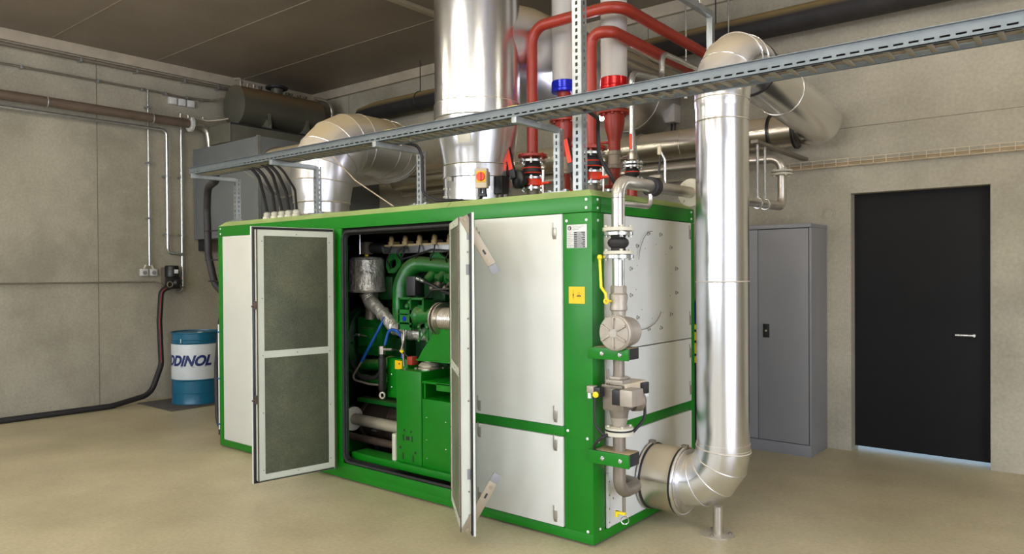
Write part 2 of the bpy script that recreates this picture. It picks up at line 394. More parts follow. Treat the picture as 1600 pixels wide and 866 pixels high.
# ------------------------------------------------------------------ lamps hanging under the ceiling
def lamp(x, y, z=3.95):
    t = thing('fluorescent_lamp', 'twin tube ceiling lamp in the nearer row, left of the open doors', 'lamp', (x, y, z), 'fluorescent lamps')
    MB().box(x-.75, x+.75, y-.07, y+.07, z+.04, z+.09, .006).build('housing', 'lampw', t)
    for s in (-1, 1): MB().cyl((x-.7, y+s*.04, z+.02), (x+.7, y+s*.04, z+.02), .014, n=10).build('lamp_tube', 'tube', t)
    for s in (-.6, .6): MB().cyl((x+s, y, z+.09), (x+s, y, CH), .004, n=6).build('hanger_rod', 'galv', t)
    return t
l0 = lamp(-4.6, -1.9)
for x, y, L in ((-1.6, -1.9, 'twin tube ceiling lamp in the nearer row, above the open doors'), (1.4, -1.9, 'twin tube ceiling lamp in the nearer row, right of the enclosure'), (-4.6, -4.6, 'twin tube ceiling lamp by the windows, left one of its row'), (-1.6, -4.6, 'twin tube ceiling lamp by the windows, middle one of its row'), (1.4, -4.6, 'twin tube ceiling lamp by the windows, right one of its row'), (3.2, 1.2, 'twin tube ceiling lamp alone beyond the black door')):
    dup(l0, (x, y, 3.95), L)

# ------------------------------------------------------------------ the green enclosure
MX0, MW = -4.072, 1.326
enc = thing('generator_enclosure', 'long green sound enclosure with white panels and two open front doors', 'generator enclosure', (-2.036, .663, 0))
def G(name, *a, m='green', bev=.003): return B(*a, bev=bev).build(name, m, enc)
G('bottom_beam', MX0, 0, 0, .10, .014, .072); G('bottom_beam', MX0, 0, MW-.1, MW, .014, .072)
G('bottom_beam', -.12, 0, .1, MW-.1, .014, .072); G('bottom_beam', MX0, MX0+.1, .1, MW-.1, .014, .072)
G('bottom_beam', -2.45, -.9, -.001, .08, .06, .131)
for a in ((MX0+.1, .1), (-2.3, .1), (-.15, .12), (MX0+.1, 1.2), (-2.3, 1.2), (-.15, 1.2)):
    MB().cyl((a[0], a[1], 0), (a[0], a[1], .02), .04, n=16).build('rubber_foot', 'rubber', enc)
p = MB(); p.box(-.2, 0, 0, .126, .07, 1.925, .004); cp = p.build('corner_post', 'green', enc)
fasteners('bolt', 'whitei', cp, [((x, 0, z), (0,-1,0), .009, .006) for x, z in ((-.175, 1.882), (-.038, 1.882), (-.175, .652), (-.038, .622), (-.038, .085))]+[((0, y, z), (1,0,0), .008, .006) for y, z in ((.062, 1.88), (.07, .09), (.06, .6))])
G('corner_post', MX0, -3.985, 0, .1, .07, 1.925); G('corner_post', -.1, 0, 1.26, MW, .07, 1.925); G('corner_post', MX0, MX0+.09, 1.226, MW, .07, 1.925)
G('door_post', -2.452, -2.272, 0, .06, .07, 1.93); G('door_post', -1.058, -.9, 0, .06, .07, 1.93)
G('mid_rail', -.9, -.2, .002, .05, .612, .672); G('mid_rail', -.05, -.002, .12, 1.262, .61, .672)
tb = G('top_beam', MX0, 0, 0, .1, 1.928, 2.02); G('top_beam', MX0, 0, MW-.1, MW, 1.928, 2.02); tr = G('top_beam', -.1, 0, .1, MW-.1, 1.928, 2.02); G('top_beam', MX0, MX0+.1, .1, MW-.1, 1.928, 2.02)
fasteners('bolt', 'whitei', tb, [((x, 0, z), (0,-1,0), .009, .006) for x in (-.038, -4.03) for z in (1.952, 2.0)])
fasteners('bolt', 'whitei', tr, [((0, y, z), (1,0,0), .008, .006) for y in (.06, 1.28) for z in (1.952, 2.0)])
c_ = .05
for x0, x1, i0, i1 in ((MX0, -2.505, c_, 0), (-2.5, -1.155, 0, 0), (-1.15, 0, 0, c_)):
    q = MB(); q.hexa([V(p) for p in ((x0,0,2.02),(x1,0,2.02),(x1,MW,2.02),(x0,MW,2.02),(x0+i0,c_,2.062),(x1-i1,c_,2.062),(x1-i1,MW-c_,2.062),(x0+i0,MW-c_,2.062))])
    q.build('roof_cap', 'greendust', enc, thr=10)
# the dark lining inside
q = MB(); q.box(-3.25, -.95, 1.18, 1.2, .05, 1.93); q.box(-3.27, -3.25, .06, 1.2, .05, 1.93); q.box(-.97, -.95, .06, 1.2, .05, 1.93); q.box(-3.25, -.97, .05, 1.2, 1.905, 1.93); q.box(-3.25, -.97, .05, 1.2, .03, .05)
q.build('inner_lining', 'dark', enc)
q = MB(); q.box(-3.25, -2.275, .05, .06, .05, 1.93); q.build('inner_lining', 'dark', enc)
# rubber door gasket with rounded corners
def rrect(x0, x1, z0, z1, r, y, n=6):
    pts = []
    for cx, cz, a in ((x1-r, z1-r, 0), (x0+r, z1-r, 90), (x0+r, z0+r, 180), (x1-r, z0+r, 270)):
        for k in range(n+1):
            t = math.radians(a+90*k/n); pts.append(V((cx+r*math.cos(t), y, cz+r*math.sin(t))))
    return pts
g = rrect(-2.262, -1.066, .145, 1.90, .06, .002)
MB().tube(g+[g[0]], .011, 8).build('door_gasket', 'rubber', enc)
q = MB()      # inner jamb flange with rounded corners
o1 = rrect(-2.275, -1.055, .131, 1.93, .01, .012); i1 = rrect(-2.235, -1.09, .172, 1.875, .05, .012)
for k in range(len(o1)):
    k2 = (k+1) % len(o1); a = [o1[k], o1[k2], i1[k2], i1[k]]
    vs = [q.b.verts.new(p) for p in a]+[q.b.verts.new(p+V((0,.012,0))) for p in a]
    for f in ((0,1,2,3),(7,6,5,4),(0,4,5,1),(1,5,6,2),(2,6,7,3),(3,7,4,0)): q._f([vs[i] for i in f])
bmesh.ops.remove_doubles(q.b, verts=q.b.verts, dist=.0002)
q.build('door_jamb', 'dark', enc)

def latch(parent, p, n, s=1, m='strap'):        # over-centre latch: plate and bent lever
    p = V(p); n = V(n); sd = n.cross(Z)
    q = MB(); mt = Matrix((sd, n, Z)).transposed().to_4x4(); mt.translation = p
    q.box(-.014, .014, 0, .006, -.005*s, .045*s, .001, mt)
    q.box(-.003+.012, .012+.003, .0, .004, .0, .075*s, 0, mt)
    m2 = mt @ Matrix.Rotation(math.radians(-22*s), 4, 'X'); m2.translation = p+n*.004
    q.box(-.012, .012, 0, .005, -.045*s, 0, .001, m2)
    q.build('latch', m, parent)
def wpanel(x0, x1, z0, z1, lat=()):
    f = B(x0, x1, -.010, .02, z0, z1, bev=.004).build('panel', 'white', enc)
    for x, z in lat: latch(f, (x, -.010, z), (0,-1,0))
    return f
wpanel(-3.98, -3.24, .078, 1.926); wpanel(-3.225, -2.46, .078, 1.926)
wpanel(-.893, -.205, .675, 1.924, ((-.256, 1.80), (-.86, 1.80), (-.256, .715), (-.86, .715)))
wpanel(-.893, -.205, .078, .610, ((-.258, .545), (-.86, .545), (-.26, .122), (-.86, .122)))
def spanel(y0, y1, z0, z1, lat=()):
    f = B(-.02, .010, y0, y1, z0, z1, bev=.004).build('panel', 'white', enc)
    for y, z in lat: latch(f, (.010, y, z), (1,0,0))
    return f
sp = spanel(.134, 1.256, 1.116, 1.922, ((1.235, 1.83), (1.235, 1.23)))
spanel(.134, 1.256, .675, 1.110, ((1.235, 1.0), (1.235, .74))); lp = spanel(.150, 1.256, .078, .607)
for k in range(12):
    b = MB(); a = 2*PI*(k+.5)/12; c = V((.010, .715+.315*math.cos(a), 1.52+.315*math.sin(a)))
    b.lathe([(.013, 0), (.013, .003), (0, .003)], c, X, 16); b.hexbolt(c+X*.002, X, .009, .012); b.build('bolt', 'zinc', sp)
fasteners('rivet', 'dull', sp, [((.010, .715+.24*math.cos(2*PI*k/10+.2), 1.52+.24*math.sin(2*PI*k/10+.2)), X, .0035, .003) for k in range(10)])
s_ = B(.0, .014, .134, .165, .078, .40, bev=.002).build('edge_strip', 'white', enc)
fasteners('rivet', 'dull', s_, [((.014, .15, z), X, .005, .003) for z in (.11, .19, .27, .35)])
fasteners('rivet', 'dull', lp, [((.010, y, z), X, .006, .003) for y, z in ((.22, .33), (.22, .42), (.20, .24), (.26, .26))])
# back and left cladding
B(-3.98, -.1, MW-.03, MW-.005, .075, 1.926).build('panel', 'white', enc)
B(MX0+.005, MX0+.03, .1, 1.226, .075, 1.926).build('panel', 'white', enc)
# the plates on the corner post
np_ = B(-.173, -.034, -.003, 0, 1.722, 1.858, bev=.001).build('rating_plate', 'label', enc); np_['label'] = 'silver rating plate with round emblem and black data fields'
q = MB()
for k in range(9): q.box(-.122, -.044, -.0040, -.003, 1.815-k*.0104-.0072, 1.815-k*.0104)
q.lathe([(.0125, -.003), (.0125, -.0042), (0, -.0042)], (-.152, 0, 1.838), Y, 24)
for k in range(3): q.box(-.132, -.05+(-.02*k), -.0036, -.003, 1.848-k*.009-.0014, 1.848-k*.009)
for k in range(9): q.box(-.166, -.166+.022+.009*((k*5) % 3), -.0036, -.003, 1.812-k*.0104-.0014, 1.812-k*.0104)
q.build('data_fields', 'blacki', np_)
q = MB(); q.torus((-.153, -.0044, 1.838), Y, .006, .0014, 20, 5, -2.2, 1.2); q.box(-.151, -.1485, -.0052, -.0042, 1.830, 1.846); q.box(-.1555, -.146, -.0052, -.0042, 1.8375, 1.8395)
for k in range(9): q.box(-.10, -.07+.006*(k % 3), -.0046, -.004, 1.815-k*.0104-.0046, 1.815-k*.0104-.003)
q.build('emblem', 'whitei', np_)
st = B(-.161, -.05, -.0025, 0, 1.399, 1.497).build('warning_sticker', 'ysign', enc); st['label'] = 'yellow square sticker with two black pictograms'
q = MB(); y = -.0032
q.prism([(0, .012), (.0045, 0), (0, -.012), (-.0045, 0)], (-.129, y, 1.449), X, Z, .0006)
q.box(-.1295, -.1285, y-.0003, y+.0006, 1.424, 1.478); q.box(-.137, -.121, y, y+.0006, 1.436, 1.4375); q.box(-.104, -.076, y, y+.0006, 1.440, 1.4475)
q.box(-.100, -.082, y, y+.0006, 1.452, 1.4535); q.box(-.104, -.08, y, y+.0006, 1.431, 1.4322); q.torus((-.09, y, 1.457), Y, .006, .0007, 14, 4, 0, PI)
q.build('pictogram', 'blacki', st)

# the two open doors: frame, perforated panels, outer skin, seal
def door(hx, hy, ang, w, left, t=.062):
    if left: a = V((math.cos(ang), -math.sin(ang), 0)); n = V((math.sin(ang), math.cos(ang), 0))
    else: a = V((-math.cos(ang), -math.sin(ang), 0)); n = V((-math.sin(ang), math.cos(ang), 0))
    mt = Matrix((a, n, Z)).transposed().to_4x4(); mt.translation = V((hx, hy, 0))
    z0, z1 = .078, 1.926
    sk = B(0, w, 0, .014, z0, z1, bev=.003, mtx=mt).build('enclosure_door', 'white', enc)
    e = .024
    MB().tube([mt @ V(p) for p in ((e*.6, .018, z0+e*.5), (w-e*.6, .018, z0+e*.5), (w-e*.6, .018, z1-e*.5), (e*.6, .018, z1-e*.5), (e*.6, .018, z0+e*.5))], .009, 8).build('door_seal', 'black', sk)
    q = MB(); f = .05; zm = 1.005
    q.box(e, e+.004, .014, t, z0+e, z1-e, 0, mt); q.box(w-e-.004, w-e, .014, t, z0+e, z1-e, 0, mt)
    q.box(e, w-e, .014, t, z0+e, z0+e+.004, 0, mt); q.box(e, w-e, .014, t, z1-e-.004, z1-e, 0, mt)
    q.box(e, e+f, t-.004, t, z0+e, z1-e, 0, mt); q.box(w-e-f, w-e, t-.004, t, z0+e, z1-e, 0, mt)
    for za, zb in ((z0+e, z0+e+f*.9), (zm-f*.5, zm+f*.5), (z1-e-f*.9, z1-e)): q.box(e+f, w-e-f, t-.004, t, za, zb, 0, mt)
    q.build('inner_frame', 'whited', sk)
    for xx in (e, w-e): B(xx-.004, xx+.004, t-.003, t+.003, z0+e, z1-e, bev=.001, mtx=mt).build('edge_seal', 'rust', sk)
    fasteners('rivet', 'dull', sk, [(mt @ V((xx, t, z0+.1+k*.41)), n, .0045, .003) for k in range(5) for xx in (e+f*.75, w-e-f*.75)]+[(mt @ V((w*.5, t, zz)), n, .0045, .003) for zz in (z0+e+.03, zm, z1-e-.03)])
    for za, zb in ((z0+e+f*.9, zm-f*.5), (zm+f*.5, z1-e-f*.9)):
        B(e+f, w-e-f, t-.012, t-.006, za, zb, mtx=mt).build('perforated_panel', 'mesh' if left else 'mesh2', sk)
    for z in (.25, 1.0, 1.78):
        MB().cyl(mt @ V((.002, .010, z-.04)), mt @ V((.002, .010, z+.04)), .008, n=10).build('hinge', 'green', sk)
    return sk, mt, w-e, n
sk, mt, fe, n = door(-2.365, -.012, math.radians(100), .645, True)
sk['label'] = 'open left door seen from its perforated inside'
for z in (1.36, .685):
    q = MB(); q.box(fe, fe+.012, .02, .05, z-.03, z+.03, .002, mt); q.cyl(mt @ V((fe+.005, .03, z)), mt @ V((fe+.028, .02, z-.01)), .006, n=8); q.box(.60, .615, -.02, 0, z-.012, z+.006, .002, mt)
    q.build('door_catch', 'rust', sk)
sk, mt, fe, n = door(-1.0, -.012, math.radians(139), .655, False, .085)
sk['label'] = 'open right door seen edge on with two zinc levers'
for zc, s in ((1.885, -1), (.118, 1)):
    q = MB(); a0 = V((fe+.006, .050, zc)); dd = V((0, -.185, .315*s)).normalized(); L = .30
    m2 = mt @ Matrix.Translation(a0) @ Matrix.Rotation(math.atan2(-dd.y, dd.z) , 4, 'X')
    q.box(-.003, .003, -.026, .026, -.02, L, .002, m2)
    q.cyl(m2 @ V((.003, 0, .0)), m2 @ V((.010, 0, .0)), .010, n=12)
    q.cyl(m2 @ V((.003, 0, L-.03)), m2 @ V((.007, 0, L-.03)), .010, n=12)
    lv = q.build('door_lever', 'lever', sk)
    q = MB(); q.box(-.007, .007, -.026, .026, L, L+.055, .005, m2); q.build('lever_grip', 'grip', lv)
    q = MB(); q.box(.0031, .0038, -.006, .006, L-.10, L-.07, 0, m2); q.build('slot', 'blacki', lv)
for z in (1.60, .43): B(fe, fe+.002, .028, .046, z-.03, z+.03, bev=.0008, mtx=mt).build('edge_slot', 'grip', sk)
for z in (1.82, .2): B(fe, fe+.002, .022, .04, z-.05, z, bev=.0008, mtx=mt).build('edge_slot', 'grip', sk)
fasteners('rivet', 'dull', sk, [(mt @ V((fe, .036, z)), (mt.to_3x3() @ X), .006, .003) for z in (1.7, 1.32, .85, .33, 1.15)])

# ------------------------------------------------------------------ inside the enclosure
t = thing('base_skid', 'green inner skid beam along the bottom of the open machine bay', 'skid', (-1.66, .3, .05))
B(-2.26, -1.07, .07, .22, .05, .205, bev=.006).build('front_beam', 'green', t)
B(-3.2, -.98, .95, 1.1, .05, .26, bev=.006).build('rear_beam', 'green', t)
for x in (-2.9, -2.1, -1.2): B(x, x+.12, .2, .97, .05, .15, bev=.004).build('cross_member', 'green', t)
MB().hexbolt((-2.16, .07, .12), (0,-1,0), .012, .02).build('bolt', 'dull', t)

t = thing('engine_pedestal', 'green folded sheet pedestal with punched holes below the round rubber mount', 'pedestal', (-1.64, .3, .205))
B(-1.776, -1.512, .10, .48, .205, .876, bev=.006).build('column', 'green', t)
q = MB()
for x, z, a, b_ in ((-1.655, .385, .018, .014), (-1.70, .385, .006, .022), (-1.61, .385, .006, .022), (-1.69, .44, .008, .007), (-1.62, .435, .008, .007), (-1.735, .31, .009, .009), (-1.575, .29, .010, .009), (-1.705, .25, .006, .024), (-1.60, .245, .006, .024)):
    q.box(x-a, x+a, .0985, .1005, z-b_, z+b_)
q.build('punched_holes', 'blacki', t)
q = MB(); q.box(-1.505, -1.085, .10, .48, .205, .69, .006); q.box(-1.505, -1.49, .12, .48, .68, .81); q.box(-1.505, -1.085, .10, .48, .80, .815, .003); q.box(-1.36, -1.085, .10, .12, .76, .81); q.box(-1.505, -1.085, .4, .42, .68, .81)
bb = q.build('side_box', 'green', t)
fasteners('bolt', 'zinc', bb, [((x, .10, z), (0,-1,0), .005, .004) for x, z in ((-1.46, .56), (-1.46, .40), (-1.27, .55), (-1.27, .36), (-1.46, .27))])
B(-1.215, -1.20, .098, .101, .30, .58).build('edge_gap', 'blacki', t)
q = MB(); q.lathe([(.085, .876), (.085, .884), (.074, .887), (.082, .897), (.082, .904), (.060, .925), (.040, .930), (.040, .945), (0, .945)], (-1.60, .27, 0), Z, 36)
q.build('rubber_mount', 'steel', t)
fasteners('mount_bolt', 'dull', t, [((-1.60+.10*math.cos(PI/4+k*PI/2),   .27+.10*math.sin(PI/4+k*PI/2), .876), Z, .011, .012) for k in range(4)], True)

# the gas engine itself
t = thing('gas_engine', 'green gas engine with pipes and ignition rail seen through the open doors', 'engine', (-1.9, .75, .26))
q = MB(); q.box(-2.70, -1.02, .62, 1.10, .62, 1.30, .03)
for k in range(6): q.box(-2.60+k*.27, -2.43+k*.27, .56, .64, .66, 1.05, .02); q.cyl((-2.515+k*.27, .56, .85), (-2.515+k*.27, .53, .85), .055, .05, 20)
for k in range(5): q.box(-2.395+k*.27, -2.375+k*.27, .50, .62, .62, 1.28, .008)
q.box(-2.62, -1.02, .54, .62, 1.08, 1.14, .01)
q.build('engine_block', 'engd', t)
q = MB(); q.box(-2.56, -1.02, .60, 1.02, 1.30, 1.62, .03)
for k in range(5): q.box(-2.50+k*.30, -2.26+k*.30, .50, .62, 1.36, 1.56, .03); q.hexbolt((-2.38+k*.30, .50, 1.46), (0,-1,0), .016, .02)
for k in range(5): q.sphere((-2.38+k*.3, .8, 1.62), .07, (1, 1.4, .5))
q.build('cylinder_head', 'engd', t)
q = MB(); q.box(-2.45, -1.02, .52, .95, .34, .62, .05)
for k in range(7): q.hexbolt((-2.35+k*.2, .55, .60), Z, .012, .03)
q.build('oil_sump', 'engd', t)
q = MB(); q.lathe([(.10, 0), (.36, 0), (.38, .02), (.38, .10), (.33, .12), (.30, .17), (.12, .18), (.08, .22), (0, .22)], (-2.84, .80, .99), X, 48)
for k in range(12):
    a = 2*PI*k/12; q.hexbolt((-2.73, .80+.345*math.cos(a), .99+.345*math.sin(a)), X, .013, .014)
q.build('flywheel_housing', 'engd', t)
q = MB(); q.torus((-2.69, .62, .98), (.55,-.83,0), .29, .035, 44, 10); q.torus((-2.69, .62, .98), (.55,-.83,0), .20, .02, 40, 8); q.cyl((-2.72, .66, .98), (-2.66, .58, .98), .07, .06, 24)
for k in range(5):
    a = 2*PI*k/5; u_, v_ = perp(V((.55,-.83,0))); e_ = u_*math.cos(a)+v_*math.sin(a); q.cyl(V((-2.69, .62, .98))+e_*.05, V((-2.69, .62, .98))+e_*.28, .02, .014, 8)
q.build('pulley_wheel', 'engd', t)
MB().box(-2.62, -2.30, .42, .60, .90, 1.22, .03).box(-2.56, -2.36, .38, .44, .98, 1.14, .02).hexbolt((-2.40, .38, 1.06), (0,-1,0), .014, .015).hexbolt((-2.34, .42, .95), (0,-1,0), .014, .015).hexbolt((-2.34, .42, 1.19), (0,-1,0), .014, .015).build('side_cover', 'eng', t)
q = MB(); q.cyl((-2.50, .40, .83), (-2.08, .36, .86), .045, .045, 20); q.cyl((-2.20, .37, .853), (-2.16, .37, .856), .06, .06, 20)
q.cyl((-2.55, .42, .72), (-2.15, .36, .70), .03, .03, 14); q.sphere((-2.13, .37, .87), .06); q.box(-2.30, -2.10, .36, .46, .68, .78, .02)
q.build('coolant_pump', 'eng', t)
pts = fillet([(-1.25, .52, 1.60), (-1.97, .46, 1.66), (-2.055, .42, 1.50), (-2.045, .40, 1.25), (-1.86, .36, 1.12)], [.16, .2, .13], 7)
MB().tube(pts, [.058+.014*math.sin(min(1, i/8)*PI/2) for i in range(len(pts))], 22).build('intake_bend', 'eng', t)
for cx, cz, s in ((-2.225, 1.675, 1), (-1.71, 1.665, -1)):
    q = MB(); y0 = .48
    out_ = [(-.09, -.04), (-.06, -.09), (.02, -.09), (.09, -.03), (.09, .10), (.01, .10), (-.02, .06), (-.08, .03)]; inn = [(-.05, -.03), (-.04, -.05), (.01, -.05), (.035, -.03), (.035, .0), (.03, .02), (.0, .02), (-.045, .0)]
    v0 = []
    for yy in (y0, y0+.03):
        v0.append([q.b.verts.new((cx+s*p_[0], yy, cz+p_[1])) for p_ in out_]); v0.append([q.b.verts.new((cx+s*p_[0], yy, cz+p_[1])) for p_ in inn])
    for k in range(8):
        k2 = (k+1) % 8
        q._f((v0[0][k], v0[0][k2], v0[1][k2], v0[1][k])); q._f((v0[2][k], v0[3][k], v0[3][k2], v0[2][k2])); q._f((v0[0][k], v0[2][k], v0[2][k2], v0[0][k2])); q._f((v0[1][k], v0[1][k2], v0[3][k2], v0[3][k]))
    q.build('lifting_eye', 'eng', t)
q = MB(); q.box(-2.335, -1.08, .47, .53, 1.742, 1.80, .003); rl = q.build('ignition_rail', 'alu', t)
B(-2.335, -1.08, .46, .54, 1.80, 1.815, bev=.003).build('rail_cover', 'coil', rl)
for k in range(7):
    x = -2.235+k*.165
    q = MB(); q.box(x-.028, x+.028, .46, .54, 1.815, 1.84, .006); q.tube(fillet([(x-.035, .5, 1.845), (x-.01, .48, 1.872), (x+.02, .46, 1.86), (x+.025, .45, 1.80)], .02, 4), [.017]*16 if False else .017, 10)
    q.build('ignition_coil', 'coil', t)
    MB().tube(fillet([(x+.025, .45, 1.80), (x+.04, .42, 1.74), (x, .42, 1.69), (x-.03, .5, 1.60)], .04, 5), .006, 8).build('ignition_lead', 'black', t)
q = MB(); q.tube(fillet([(-2.05, .44, 1.79), (-2.13, .42, 1.75), (-2.07, .42, 1.69), (-1.9, .42, 1.72), (-1.7, .40, 1.76), (-1.3, .42, 1.73)], .05, 6), .009, 8); q.build('wiring_loom', 'black', t)
# bracket frame with square windows, horizontal pipe and triangular gusset
q = MB(); y0, y1 = .20, .30
q.box(-1.86, -1.845, y0, y1, 1.16, 1.40); q.box(-1.86, -1.585, y0, y1, 1.385, 1.40, .003); q.box(-1.735, -1.72, y0, y1, 1.18, 1.40); q.box(-1.86, -1.72, y0, y0+.012, 1.28, 1.31); q.box(-1.86, -1.72, y0, y0+.012, 1.16, 1.20); q.box(-1.86, -1.72, y0, y0+.012, 1.215, 1.27)
q.box(-1.86, -1.72, y1-.012, y1, 1.16, 1.40); q.box(-1.60, -1.585, y0, y1, 1.30, 1.40); q.box(-1.70, -1.60, y0+.05, y1, 1.30, 1.345)
for x, z in ((-1.82, 1.33), (-1.77, 1.34), (-1.79, 1.36)): q.sphere((x, y0+.06, z), .024, n=10)
br = q.build('mounting_bracket', 'eng', t)
q = MB(); q.cyl((-1.79, .199, 1.243), (-1.79, .196, 1.243), .018, n=16); q.build('blue_mark', 'bluer', br)
q = MB(); q.lathe([(.07, 0), (.072, .04), (.058, .06), (.056, .25), (.06, .28)], (-1.74, .27, 1.265), X, 28); q.sphere((-1.74, .27, 1.25), .07)
q.box(-1.60, -1.52, .22, .30, 1.10, 1.22, .012); q.build('throttle_body', 'eng', t)
q = MB(); q.box(-1.655, -1.645, .215, .225, 1.08, 1.19); q.box(-1.565, -1.555, .215, .225, 1.08, 1.19); q.cyl((-1.65, .218, 1.09), (-1.56, .218, 1.18), .006, n=8); q.cyl((-1.65, .218, 1.18), (-1.56, .218, 1.09), .006, n=8)
for x in (-1.65, -1.56):
    for z in (1.085, 1.185): q.sphere((x, .215, z), .014, n=8)
q.build('cross_brace', 'eng', t)
q = MB(); q.lathe([(.115, 0), (.12, .006), (.12, .02), (.085, .022), (.085, .032), (.115, .034), (.115, .046), (.08, .05)], (-1.48, .25, 1.25), X, 36)
for k in range(9): q.torus((-1.42+k*.018, .25, 1.25), X, .075, .009, 30, 6)
q.build('bellows_flange', 'steel', t)
q = MB(); q.prism([(-.13, 0), (.30, 0), (.30, .24), (.06, .24), (.0, .16), (-.08, .07)], (-1.53, .22, .945), X, Z, .012); q.box(-1.67, -1.12, .20, .36, .940, .952, .003); q.box(-1.40, -1.39, .21, .36, .95, 1.18); q.hexbolt((-1.60, .26, .952), Z, .014, .02)
q.build('engine_foot', 'green', t)
q = MB(); q.cyl((-2.08, .34, .53), (-1.2, .34, .55), .0, .0) if False else None
q.box(-2.52, -2.02, .34, .44, .530, .562, .004); q.build('side_shelf', 'eng', t)
q = MB(); q.box(-2.078, -1.845, .28, .40, .62, .925, .004); cb = q.build('control_box', 'green', t)
s2 = B(-1.985, -1.905, .2765, .28, .845, .912).build('warning_sticker', 'ysign', cb)
fasteners('bolt', 'zinc', cb, [((-2.03, .28, z), (0,-1,0), .008, .006) for z in (.80, .70)])
q = MB(); q.prism([(-.009, -.007), (.009, -.007), (0, .009)], (-1.935, .2763, .89), X, Z, .001); q.build('warning_mark', 'blacki', s2)
q = MB(); q.lathe([(.0, .67), (.020, .67), (.030, .69), (.030, .93), (.022, .94), (.022, .96)], (-2.068, .22, 0), Z, 20); bc = q.build('filter_cylinder', 'black', t)
q = MB(); q.lathe([(.020, .955), (.026, .96), (.026, 1.02), (.0, 1.022)], (-2.068, .22, 0), Z, 18); q.cyl((-2.05, .22, .995), (-1.95, .22, 1.0), .011, n=10); q.build('cylinder_cap', 'steel', bc)
q = MB(); q.torus((-2.068, .22, .64), (.3,-1,0), .022, .008, 20, 6); q.cyl((-2.068, .22, .66), (-2.068, .22, .675), .012, n=10); q.build('drain_ring', 'steel', bc)
q = MB(); q.tube(fillet([(-1.95, .22, 1.0), (-1.84, .22, 1.0), (-1.74, .22, .93)], .05, 5), .005, 8); q.build('wire', 'black', t)
q = MB(); q.cyl((-1.855, .22, 1.0), (-1.825, .22, .985), .013, n=10); q.build('yellow_connector', 'yellow', t)
q = MB(); q.box(-1.76, -1.70, .19, .25, .90, .965, .012); q.build('red_plug', 'red', t)
q = MB(); q.cyl((-1.84, .22, 1.13), (-1.84, .24, .88), .008, n=8); q.tube(fillet([(-1.84, .24, 1.16), (-1.82, .22, 1.08), (-1.85, .22, 1.0)], .03, 4), .008, 8); q.build('steel_line', 'steel', t)
q = MB(); q.tube(fillet([(-2.12, .30, 1.24), (-2.19, .28, 1.12), (-2.36, .26, .88)], .1, 5), .012, 10); q.build('blue_hose', 'blueh', t)
q = MB(); q.tube(fillet([(-1.88, .27, 1.08), (-1.92, .24, 1.15), (-2.01, .24, 1.15), (-2.045, .23, 1.03)], .05, 6), .012, 10); q.build('blue_hose', 'blueh', t)
q = MB(); q.tube(fillet([(-1.90, .27, 1.12), (-1.85, .24, 1.06), (-1.86, .24, .94)], .05, 6), .011, 10); q.build('blue_hose', 'blueh', t)
q = MB(); q.tube(fillet([(-2.36, .26, .88), (-2.47, .24, .73), (-2.30, .28, .70), (-2.15, .30, .70)], .03, 5), .009, 8); q.build('steel_line', 'dull', t)
q = MB(); q.tube(fillet([(-2.55, .3, .86), (-2.40, .28, .74), (-2.2, .28, .76), (-2.1, .26, .86)], .12, 6), .016, 10); q.build('rubber_hose', 'rubber', t)
q = MB(); q.tube(fillet([(-2.66, .42, 1.06), (-2.50, .36, 1.075), (-2.42, .36, 1.07)], .05, 6), .006, 8); q.cyl((-2.56, .37, 1.074), (-2.52, .365, 1.075), .011, n=10); q.build('sensor_line', 'steel', t)
q = MB(); q.box(-1.86, -1.76, .28, .36, 1.41, 1.56, .01); q.cyl((-1.74, .30, 1.535), (-1.69, .29, 1.525), .014, n=10); q.build('actuator', 'dark', t)
q = MB(); q.cyl((-1.755, .30, 1.54), (-1.71, .295, 1.53), .016, n=12); q.cyl((-1.70, .29, 1.528), (-1.66, .285, 1.518), .014, n=12); q.build('cable_plug', 'zinc', t)
q = MB(); q.tube(fillet([(-1.69, .29, 1.525), (-1.55, .26, 1.49), (-1.40, .24, 1.44), (-1.2, .24, 1.42)], .1, 5), .013, 8); q.tube(fillet([(-1.60, .24, 1.40), (-1.50, .2, 1.46), (-1.3, .2, 1.47)], .06, 5), .008, 8); q.build('wiring_loom', 'black', t)
for k in range(4):
    q = MB(); q.sphere((-1.70+.07*k, .40, 1.47+.03*(k % 2)), .022, n=10); q.cyl((-1.70+.07*k, .40, 1.47), (-1.70+.07*k, .5, 1.55), .012, n=8); q.build('injector', 'dull', t)
q = MB()
for k in range(5): q.cyl((-1.78+.12*k, .42, 1.52), (-1.74+.12*k, .52, 1.62), .035, .045, 12)
q.box(-1.72, -1.2, .44, .56, 1.50, 1.58, .02); q.build('intake_runners', 'eng', t)

t = thing('insulated_canister', 'silver cloth wrapped round canister at the upper left of the open bay', 'exhaust canister', (-2.457, .40, 1.43))
q = MB(); q.lathe([(.10, 1.425), (.151, 1.43), (.158, 1.445), (.152, 1.46), (.148, 1.55), (.145, 1.69), (.13, 1.712), (.05, 1.722), (0, 1.722)], (-2.457, .40, 0), Z, 48)
q.build('insulation_jacket', 'foil', t)
q = MB(); q.box(-2.425, -2.421, .248, .262, 1.44, 1.70); q.build('jacket_seam', 'dull', t)
q = MB(); q.cyl((-2.457, .40, 1.715), (-2.457, .40, 1.745), .018, n=12); q.build('brass_nut', 'yellow', t)
q = MB(); q.cyl((-2.457, .33, 1.74), (-2.457, .33, 1.90), .007, n=10); q.build('steel_rod', 'zinc', t)
q = MB(); q.box(-2.495, -2.42, .36, .44, 1.74, 1.84, .006); q.build('sensor_box', 'dull', t)
q = MB(); q.cyl((-2.42, .42, 1.79), (-2.31, .46, 1.79), .042, n=20); q.build('black_connector', 'black', t)
